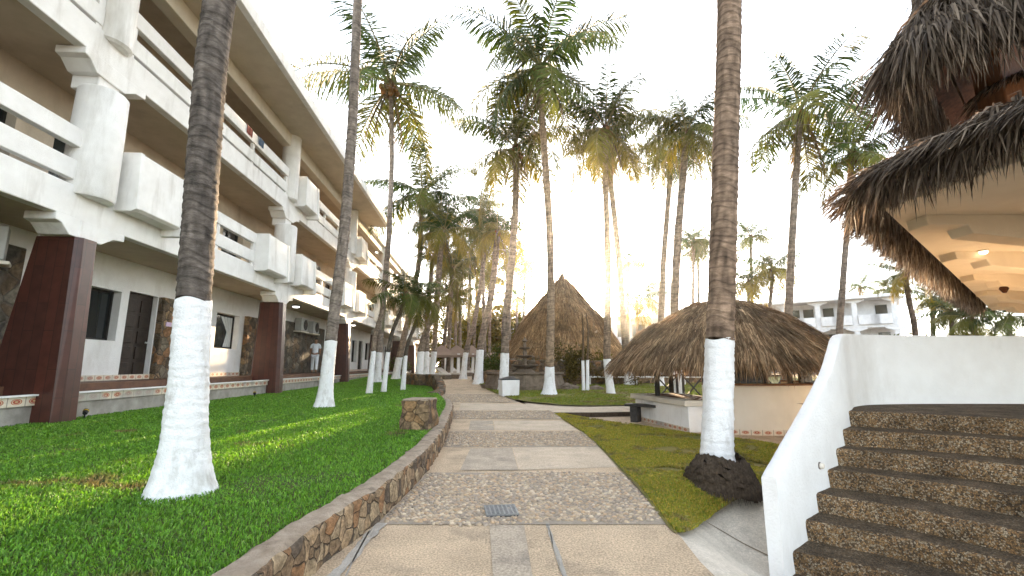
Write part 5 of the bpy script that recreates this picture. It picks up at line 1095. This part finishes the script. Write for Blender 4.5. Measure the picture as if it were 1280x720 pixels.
def shrub(px, Y, w, h, n, label, name='shrub', cols=((.05, .075, .015), (.10, .11, .02)), seed=1, ls=.07, group=None):
    c = D(px, 470, Y); z0 = float(gz(Y)); rg = np.random.default_rng(seed); o = empty(name, (c[0], Y, z0), 0, label, 'shrub', group)
    cl = np.stack([rg.normal(0, w * .38, 14), rg.normal(0, w * .3, 14), rg.uniform(.25, .9, 14) * h], 1); k = rg.integers(0, 14, n); P = cl[k] + rg.normal(0, 1, (n, 3)) * np.array([w * .17, w * .17, h * .13]); P[:, 2] = np.maximum(P[:, 2], .03)
    a = rg.normal(0, 1, (n, 3)); a /= np.linalg.norm(a, axis=1)[:, None]; b = np.cross(a, rg.normal(0, 1, (n, 3))); b /= np.linalg.norm(b, axis=1)[:, None]; s = ls * rg.uniform(.6, 1.4, n)[:, None]
    V = np.stack([P - a * s, P + b * s * .4, P + a * s, P - b * s * .4], 1).reshape(-1, 3); t = rg.random((n, 1)); C = np.array(cols[0]) * (1 - t) + np.array(cols[1]) * t
    link('foliage', npmesh('foliage', V, np.arange(n * 4).reshape(-1, 4), None, np.repeat(C, 4, 0)), M['leaf'], o)
    m = MB()
    for j in range(5): q = cl[j]; m.tube([(0, 0, -.05), (q[0] * .4, q[1] * .4, q[2] * .5), tuple(q)], [.03, .02, .008], 5)
    m.build('stems', M['thatch_base'], o)
sh_g = 'shrubs along the rubble wall'
shrub(718, 22.6, .9, 1.9, 2600, 'brown green bush against the rubble wall, right of the tallest palm', seed=2, group=sh_g, cols=((.06, .05, .015), (.15, .11, .025)))
shrub(770, 24.0, 1.2, 1.1, 1800, 'low dry bush under the right rim of the big hut', seed=3, group=sh_g, cols=((.08, .06, .02), (.16, .11, .04)))
shrub(745, 26.5, 1.0, 1.7, 1500, 'yellow leafed plant in front of the big hut post', seed=4, group=sh_g, cols=((.13, .12, .02), (.25, .2, .02)), ls=.12)
shrub(614, 26.5, .9, 1.5, 1500, 'dark bush behind the far right curb wall', seed=5, group=sh_g)
shrub(500, 34, .8, 1.4, 1200, 'small shrub at the foot of the far hotel pillars', seed=6, group=sh_g)
shrub(560, 38, 1.6, 2.6, 1800, 'tall yellow bush behind the brown canopies', seed=7, group=sh_g, cols=((.12, .11, .02), (.28, .2, .02)), ls=.13)
shrub(572, 50, 3.6, 7.2, 5200, 'tall loose leafy tree above the brown canopies, left of two', name='leafy_tree', seed=9, group='leafy trees at the garden end', cols=((.10, .10, .02), (.26, .2, .025)), ls=.2)
shrub(606, 53, 3.4, 7.6, 5200, 'tall loose leafy tree above the brown canopies, right of two', name='leafy_tree', seed=10, group='leafy trees at the garden end', cols=((.10, .10, .02), (.26, .2, .025)), ls=.2)
shrub(634, 50, 3.4, 6.9, 6500, 'dense golden leafy tree added left behind the big hut to shade the lawn', name='leafy_tree', seed=14, group='leafy trees at the garden end', cols=((.10, .10, .02), (.26, .2, .025)), ls=.22)  # added to keep low sun off the lawn; height chosen to leave strips
shrub(672, 52, 3.6, 7.2, 6500, 'dense leafy tree added unseen behind the big hut roof to shade the lawn', name='leafy_tree', seed=15, group='leafy trees at the garden end', cols=((.10, .10, .02), (.26, .2, .025)), ls=.22)  # added out of sight as a sun block for the near lawn
shrub(640, 40, 1.8, 2.6, 2000, 'tall shaded bush behind the fountain', seed=8, group=sh_g, ls=.12)
for k, (px, Y, w, h) in enumerate(((1165, 33, 2.4, 2.6), (1205, 30, 2.6, 3.0), (1255, 28, 2.6, 2.6))): shrub(px, Y, w, h, 2400, ['leafy bush below the far thatch eave, beside the white building', 'dense bush below the far thatch eave, in the middle', 'bush at the right edge above the white stair wall'][k], seed=20 + k, ls=.16, group='bushes under the thatch eave')
# two white stakes and low boulders by the fountain
for k, px in enumerate((729.5, 734.5)):
    s = D(px, 487, 20.); z = float(gz(20)); P = MB().tube([(0, 0, -.05), (.03 * k, 0, 1.3 + .02 * k)], [.075, .065], 12).build('slim_painted_stem', M['lime'], None, smooth=True); P.location = (s[0], 20., z)
    tag(P, ['white limewashed stem before the rubble wall, left of a close pair', 'white limewashed stem before the rubble wall, right of a close pair'][k], 'tree stem', 'pair of white stems')
    link('bare_stem', MB().tube([(.03 * k, 0, 1.29), (.05 + .05 * k, .02, 2.6), (.02, 0, 3.4)], [.05, .04, .015], 8).build('bare_stem', M['bark0'] if 'bark0' in M else M['thatch_base'], P).data, None, P) if False else MB().tube([(.03 * k, 0, 1.29), (.05 + .05 * k, .02, 2.6), (.02, 0, 3.4)], [.05, .04, .015], 8).build('bare_stem', M['thatch_base'], P)
def boulder(px, py, w, h, label, seed):
    c = GT(px, py, gz); bm = bmesh.new(); bmesh.ops.create_icosphere(bm, subdivisions=3, radius=1)
    for v in bm.verts: v.co *= 1 + .35 * fbm(v.co * 1.3 + Vector((seed, 0, 0))); v.co = Vector((v.co.x * w, v.co.y * w * .7, max(-.05, v.co.z * h)))
    me = bpy.data.meshes.new('boulder'); bm.to_mesh(me); bm.free(); o = link('boulder', me, M['fstone']); o.location = c; tag(o, label, 'boulder', 'boulders by the fountain')
boulder(709, 487, .5, .25, 'pale flat boulder on the grass right of the tallest palm', 1); boulder(745, 488, .35, .2, 'brown boulder on the grass right of the white stems', 4)
# white handrail on posts along the wall foot
RLp = D(735, 470, 24.0); RL = empty('white_rope_rail', (RLp[0], 24.0, float(gz(24))), 0, 'long thin white rail running before the rubble wall', 'rail')
MB().tube([(0, 0, .42), (2.2, 0, .40), (4.4, .1, .42), (7.5, .3, .40)], .045, 8).build('rail', M['bright'], RL)
for x in (.1, 2.5, 5., 7.4): MB().tube([(x, .02, -.1), (x, .02, .42)], .04, 8).build('post', M['bright'], RL)
# dark chairs/fence with crossed bars beyond the bar
for k, px in enumerate((833, 866, 940, 968)):
    c = D(px, 470, 14.6); FN = empty('cross_barred_panel', (c[0], 14.6, float(gz(14.6)) - .02), 0, ['dark crossed timber railing panel left of the white palm foot under the bar roof', 'dark crossed timber railing panel right of the white palm foot under the bar roof', 'dark crossed railing panel behind the bar counter, left of two', 'dark crossed railing panel behind the bar counter, right of two'][k], 'railing', 'cross barred railings behind the bar')
    for x in (-.32, .32): MB().box(x - .03, x + .03, -.03, .03, 0, .95).build('post', M['bench'], FN)
    for z in (.12, .86): MB().box(-.29, .29, -.02, .02, z, z + .06).build('bar', M['bench'], FN)
    MB().tube([(-.3, 0, .18), (.3, 0, .86)], .025, 6).build('diagonal', M['bench'], FN); MB().tube([(.3, .01, .18), (-.3, .01, .86)], .025, 6).build('diagonal', M['bench'], FN)
# canopies and loungers at the end of the path
def canopy(px, Y, w, label):
    c = D(px, 465, Y); g = float(gz(Y)); o = empty('garden_canopy', (c[0], Y, g), R(20), label, 'canopy', 'brown canopies over the loungers'); ze = D(px, 444, Y)[2] - g; zt = D(px, 431, Y)[2] - g
    n = 10; V = []
    for i in range(n + 1):
        t = i / n; r = w * (1 - t); z = ze + (zt - ze) * (t ** 1.25)
        for sx, sy in ((-1, -1), (1, -1), (1, 1), (-1, 1)): V.append((sx * r, sy * r, z))
    MB().add(V, [(i*4+a, i*4+(a+1) % 4, (i+1)*4+(a+1) % 4, (i+1)*4+a) for i in range(n) for a in range(4)]).build('canvas', M['canvas'], o)
    v = MB(); 
    for a0, a1, b0, b1 in ((-w, w, -w - .012, -w + .012), (-w, w, w - .012, w + .012), (-w - .012, -w + .012, -w, w), (w - .012, w + .012, -w, w)): v.box(a0, a1, b0, b1, ze - .16, ze + .004)
    v.build('valance', M['canvas'], o)
    for sx in (-.86, .86):
        for sy in (-.86, .86): MB().box(sx * w - .09, sx * w + .09, sy * w - .09, sy * w + .09, 0, ze + .1).build('post', M['stucco'], o)
canopy(551, 32, 1.15, 'brown peaked canvas canopy on white posts, nearest to the hotel'); canopy(570, 37, 1.25, 'brown peaked canvas canopy on white posts, behind the nearer one'); canopy(589, 44, 1.2, 'farthest small brown canopy on white posts before the white building')
def lounger(px, Y, rz, label):
    c = D(px, 468, Y); g = float(gz(Y)); o = empty('sun_lounger', (c[0], Y, g), R(rz), label, 'sun lounger', 'loungers at the end of the path')
    MB().box(-.36, .36, -1., 1., .0, .26).build('base', M['fstone'], o, .02); MB().box(-.34, .34, -.98, .35, .262, .37).build('seat_cushion', M['cushion'], o, .04)
    MB().add([(-.34, .36, .27), (.34, .36, .27), (.34, .98, .62), (-.34, .98, .62), (-.34, .36, .38), (.34, .36, .38), (.34, .94, .73), (-.34, .94, .73)], [(3,2,1,0),(4,5,6,7),(0,1,5,4),(1,2,6,5),(2,3,7,6),(3,0,4,7)]).build('back_cushion', M['cushion'], o, .03)
lounger(545, 30, 62, 'pale cushioned lounger under the nearest brown canopy, left of the row'); lounger(562, 31, 62, 'pale cushioned lounger in the middle of the row by the far path'); lounger(574, 35, 60, 'pale cushioned lounger behind the middle one'); lounger(588, 40, 75, 'farthest pale lounger before the white building')
def parasol(px, Y, py, r, label, m='bright'):
    c = D(px, 470, Y); g = float(gz(Y)); z = D(px, py, Y)[2] - g; o = empty('parasol', (c[0], Y, g), 0, label, 'parasol', 'small parasols in the far garden')
    MB().lathe([(r, z - .3), (r * .55, z - .1), (.03, z + .05)], (0, 0, 0), 8, cap=False).build('shade', M[m], o); MB().tube([(0, 0, 0), (0, 0, z)], .03, 8).build('pole', M['pole'], o)
parasol(645, 36, 444, .75, 'small white parasol behind the fountain'); parasol(617, 42, 441, 1.1, 'small brown parasol right of the far path end', 'canvas'); parasol(668, 40, 443, .7, 'small white parasol under the left rim of the big hut')
# small garden spot lights
for k, px in enumerate(((105, 524), (318, 497))):
    c = GT(*px, lawn_l); o = empty('garden_spotlight', c, R(30), ['little yellow and black garden spotlight on the lawn beside the nearest brown pillar', 'little dark garden spotlight on the lawn beside the second brown pillar'][k], 'garden light', 'spotlights in the lawn')
    MB().lathe([(.012, -.03), (.012, .10)], (0, 0, 0), 8).build('spike', M['black'], o)
    h = MB().lathe([(.035, 0), (.045, .05), (.045, .085), (.04, .09)], (0, 0, 0), 14).build('lamp_head', M['black'], o); h.location = (0, 0, .10); h.rotation_euler = (R(-50), 0, 0)
    y_ = MB().lathe([(.047, .05), (.047, .07)], (0, 0, 0), 14).build('yellow_ring', M['yellow'], h)
# overhead cables
def cable(name, a, b, sag, r, label, m='black'):
    a = np.array(a); b = np.array(b); P = [a + (b - a) * t + np.array([0, 0, -sag * 4 * t * (1 - t)]) for t in np.linspace(0, 1, 24)]
    o = MB().tube([p - a for p in P], r, 6).build(name, M[m], None, smooth=True); o.location = a; tag(o, label, 'cable', 'overhead cables')
cable('overhead_cable', D(690, 158, 20), D(1120, 148, 14), .25, .008, 'thin upper cable strung from the tallest palm to the thatched terrace', 'pole')
cable('overhead_cable', D(718, 168, 20), D(1130, 178, 14), .15, .008, 'thin lower cable strung towards the thatched terrace', 'pole')
cable('overhead_cable', D(360, 60, 12), D(676, 172, 21), .1, .006, 'faint cable running from above the hotel roof to the tallest palm', 'pole')

# ------------------------------------------------------------------ white buildings behind
def block(name, pA, pB, Y0, Y1, ztop, zmid, zlow, label, nb, depth=9., cat='building', tower=None):
    """two-storey white building; its front runs from pA to pB (px at Y0, Y1)"""
    a = np.array([D(pA, 440, Y0)[0], Y0]); b = np.array([D(pB, 440, Y1)[0], Y1]); L = np.linalg.norm(b - a); o = empty(name, (a[0], a[1], 0), math.atan2(b[1] - a[1], b[0] - a[0]), label, cat)
    pt(MB().box(0, L, 1.6, depth, .2, ztop - .05), 'rear_block', 'far_white', 0, o)
    rf = pt(MB().box(-.5, L + .5, -.75, depth + .2, ztop, ztop + .3), 'roof', 'far_white', .03, o)
    pt(MB().box(-.1, L + .1, -.25, 1.7, zmid - .32, zmid), 'floor_slab', 'far_white', .02, o)
    bw = L / nb
    for i in range(nb + 1):
        x = i * bw; c = pt(MB().box(x - .22, x + .22, -.2, .2, .2, ztop), 'column', 'far_white', .02, o)
        pt(MB().prism([(x - .9, ztop - .003), (x - .9, ztop - .14), (x - .24, ztop - .4), (x + .24, ztop - .4), (x + .9, ztop - .14), (x + .9, ztop - .003)], 'y', -.24, .24), 'capital', 'far_white', .02, c)
        pt(MB().prism([(x - .9, zmid - .323), (x - .9, zmid - .44), (x - .24, zmid - .65), (x + .24, zmid - .65), (x + .9, zmid - .44), (x + .9, zmid - .323)], 'y', -.24, .24), 'capital', 'far_white', .02, c)
        if i < nb:
            for s0, s1 in ((.25, .25 + 1.7), (bw - 1.95, bw - .25)):
                pt(MB().box(x + s0, x + s1, -.42, .02, zmid - .02, zmid + .95), 'planter_box', 'far_white', .03, o)
            if bw > 4.4:
                for z in (zmid + .2, zmid + .72): pt(MB().box(x + 1.97, x + bw - 1.97, -.1, .05, z, z + .28), 'rail', 'far_white', .01, o)
            n = 2; ww = (bw - .5) / n
            for f0, f1 in ((zmid + .03, ztop - .55), (max(.3, zlow), zmid - .75)):
                for q in range(n):
                    if (q + i) % 7 == 3: continue
                    xx = x + .3 + q * ww; w_ = pt(MB().box(xx, xx + ww - .36, 1.52, 1.62, f0, f1), 'window', 'frame', 0, o); pt(MB().box(xx + .06, xx + ww - .42, 1.50, 1.515, f0 + .06, f1 - .06), 'pane', 'glass', 0, w_)
    if tower:
        x0, x1, h = tower; t = pt(MB().box(x0, x1, 1.5, 4.5, ztop + .3, ztop + .3 + h), 'roof_tower', 'far_white', .03, rf)
        pt(MB().box(x0 - .15, x1 + .15, 1.3, 4.7, ztop + .3 + h, ztop + .45 + h), 'tower_cap', 'far_white', .02, rf)
    return o, L
YR = 44.; zt = D(1120, 371, YR)[2]; zm = D(1120, 404, YR)[2]
B1_, L1_ = block('white_annex', 945, 1126, 52., YR, zt, zm, 1.0, 'white two-storey building with balconies and flat roof at right, beyond the bar', 4)
pt(MB().box(L1_ - 5., L1_ - 3.6, 2, 3.2, zt + .3, zt + 1.4), 'roof_box', 'bright', .03, B1_); pt(MB().box(4.0, 5.2, 2, 3.2, zt + .3, zt + 1.6), 'roof_box', 'bright', .03, B1_); pt(MB().box(L1_ - 7.2, L1_ - 5.2, 2, 2.6, zt + .3, zt + .55), 'roof_tiles', 'red', .02, B1_)
YC = 62.; zt2 = D(640, 402, YC)[2]; zm2 = D(640, 432, YC)[2]
k8 = D(812, 440, YC)[0] - D(556, 440, YC)[0]
block('white_annex', 556, 862, YC, YC - 4, zt2, zm2, 1.0, 'long white two-storey building with a square roof tower closing the far end of the garden', 7, tower=(k8 - .2, k8 + 3.0, D(820, 356, YC)[2] - zt2 - .5))
# low white gallery wall behind the hut
YW = 36.; a0, a1 = D(640, 440, YW)[0], D(800, 440, YW)[0]; GW = empty('white_pergola', (a0, YW, float(gz(YW))), 0, 'low white beam on posts seen through under the big hut roof', 'pergola'); zz = D(700, 443, YW)[2] - float(gz(YW))
MB().box(0, a1 - a0, 0, .3, zz - .22, zz + .22).build('beam', M['bright'], GW, .02)
for k in range(7): x = (a1 - a0) * k / 6; MB().box(x - .12 + (.13 if k == 0 else 0) - (.13 if k == 6 else 0), x + .12 + (.13 if k == 0 else 0) - (.13 if k == 6 else 0), .03, .27, 0, zz - .22).build('post', M['bright'], GW, .01)

# towels hung over the top balcony rail
for k, (y, c, lab) in enumerate(((13.4, (.20, .06, .05), 'dull red towel hung over the top floor balcony rail, behind the nearest palm trunk'), (14.15, (.07, .11, .17), 'dull blue towel hung over the top floor balcony rail, just beyond the nearest palm trunk'))):
    m = MB(); n = 14; V = []
    for j in range(n):
        t = j / (n - 1); s_ = (t - .5) * .8; z = 8.68 + 0.0 - max(0, abs(s_) - .12) ; x = (.085 if s_ > 0 else -.095) if abs(s_) > .12 else s_ * .75 - .005
        for q in range(9): V.append((x + .01 * math.sin(q * 1.6 + k), q * .045 - .18, z + (.0 if abs(s_) > .12 else .012)))
    m.add(V, [(j*9+q, j*9+q+1, (j+1)*9+q+1, (j+1)*9+q) for j in range(n-1) for q in range(8)])
    o = m.build('towel', mat('towel_cloth', c, tuple(v * .7 for v in c), 8, .95), None, smooth=True); o.location = hl(0, y, 0); o.rotation_euler = (0, 0, math.atan(.0692)); tag(o, lab, 'towel', 'towels on the balcony rail')
# ------------------------------------------------------------------ a person on the hotel walkway
def skin_body(name, verts, edges, m, parent, sub=2):
    me = bpy.data.meshes.new(name); me.from_pydata([v[:3] for v in verts], edges, []); me.update(); o = link(name, me, m, parent)
    s = o.modifiers.new('skin', 'SKIN'); s.use_smooth_shade = True
    for i, v in enumerate(verts): me.skin_vertices[0].data[i].radius = (v[3], v[4] if len(v) > 4 else v[3])
    me.skin_vertices[0].data[0].use_root = True
    u = o.modifiers.new('sub', 'SUBSURF'); u.levels = sub; u.render_levels = sub; return o
pY = 23.3; pc = hl(-.85, pY, .87); PE = empty('person', pc, R(200), 'person in white shirt and white trousers walking on the hotel walkway behind the second palm', 'person')
body = [(0, 0, .92, .12, .10), (0, 0, 1.08, .115, .09), (0, .01, 1.28, .145, .10), (0, .0, 1.43, .08, .07), (0, -.01, 1.50, .05), (0, -.02, 1.57, .075, .09), (0, -.02, 1.66, .08, .095), (0, -.01, 1.72, .05, .06),
        (.17, 0, 1.40, .055), (.22, .05, 1.14, .043), (.22, -.05, .90, .034), (.22, -.08, .82, .036), (-.17, 0, 1.40, .055), (-.22, -.03, 1.14, .043), (-.2, -.16, .92, .034), (-.2, -.2, .85, .036),
        (.09, -.02, .84, .085), (.10, -.14, .48, .058), (.10, -.02, .09, .038), (.10, -.14, .035, .035), (-.09, .02, .84, .085), (-.10, .10, .48, .058), (-.10, .28, .12, .038), (-.10, .2, .035, .033)]
skin_body('body', body, [(0,1),(1,2),(2,3),(3,4),(4,5),(5,6),(6,7),(3,8),(8,9),(9,10),(10,11),(3,12),(12,13),(13,14),(14,15),(0,16),(16,17),(17,18),(18,19),(0,20),(20,21),(21,22),(22,23)], M['skin'], PE)
skin_body('shirt', [(0, 0, .92, .15, .125), (0, 0, 1.08, .14, .115), (0, .01, 1.28, .17, .125), (0, 0, 1.42, .10, .09), (.18, 0, 1.39, .075), (.222, .04, 1.2, .062), (-.18, 0, 1.39, .075), (-.222, -.02, 1.2, .062)], [(0,1),(1,2),(2,3),(3,4),(4,5),(3,6),(6,7)], M['shirt'], PE)
skin_body('trousers', [(0, 0, .93, .14, .12), (.09, -.02, .84, .10), (.10, -.14, .48, .078), (.10, -.03, .12, .066), (-.09, .02, .84, .10), (-.10, .10, .48, .078), (-.10, .27, .15, .066)], [(0,1),(1,2),(2,3),(0,4),(4,5),(5,6)], M['shirt'], PE)
skin_body('hair', [(0, .005, 1.64, .085, .09), (0, .0, 1.71, .085, .09), (0, .0, 1.755, .05, .06)], [(0,1),(1,2)], M['hair'], PE)

# ------------------------------------------------------------------ light, sky, air
sd = ray(716, 364); sd = sd / np.linalg.norm(sd); el = math.asin(sd[2]); az = math.atan2(sd[0], sd[1])
W = bpy.data.worlds.new('World'); scene.world = W; W.use_nodes = True; nt = W.node_tree; bg = nt.nodes['Background']
sky = nt.nodes.new('ShaderNodeTexSky'); sky.sky_type = 'NISHITA'; sky.sun_disc = False; sky.sun_elevation = el; sky.sun_rotation = az; sky.altitude = 10; sky.air_density = 1.0; sky.dust_density = 1.2; sky.ozone_density = 1.5
hs = nt.nodes.new('ShaderNodeHueSaturation'); hs.inputs['Saturation'].default_value = SKY_SAT; nt.links.new(sky.outputs['Color'], hs.inputs['Color']); nt.links.new(hs.outputs['Color'], bg.inputs['Color']); bg.inputs['Strength'].default_value = SKY_STR
sl = bpy.data.lights.new('sun', 'SUN'); sl.energy = SUN_STR; sl.angle = R(.53); sl.color = (1, .74, .45); so = bpy.data.objects.new('sun', sl); COL.objects.link(so)
so.rotation_euler = Vector(sd).to_track_quat('Z', 'Y').to_euler(); so.location = (0, -5, 30)
if HAZE > 0:
    hz = MB().box(-70, 75, -12, 110, -2, 24).build('haze', None); tag(hz, kind='stuff')
    m = bpy.data.materials.new('haze_air'); m.use_nodes = True; N = m.node_tree.nodes; N.remove(N['Principled BSDF']); v = N.new('ShaderNodeVolumePrincipled')
    v.inputs['Density'].default_value = HAZE; v.inputs['Anisotropy'].default_value = HAZE_G; v.inputs['Color'].default_value = (.95, .93, .9, 1); m.node_tree.links.new(v.outputs['Volume'], N['Material Output'].inputs['Volume']); hz.data.materials.append(m)
scene.view_settings.view_transform = 'Standard'; scene.view_settings.look = 'None'; scene.view_settings.exposure = EXPO; scene.view_settings.gamma = 1; scene.view_settings.use_curve_mapping = False
scene.cycles.use_denoising = True; scene.cycles.max_bounces = 6; scene.cycles.diffuse_bounces = 4; scene.cycles.transparent_max_bounces = 8; scene.cycles.volume_bounces = 1; scene.cycles.sample_clamp_indirect = 8; scene.cycles.caustics_reflective = False; scene.cycles.caustics_refractive = False
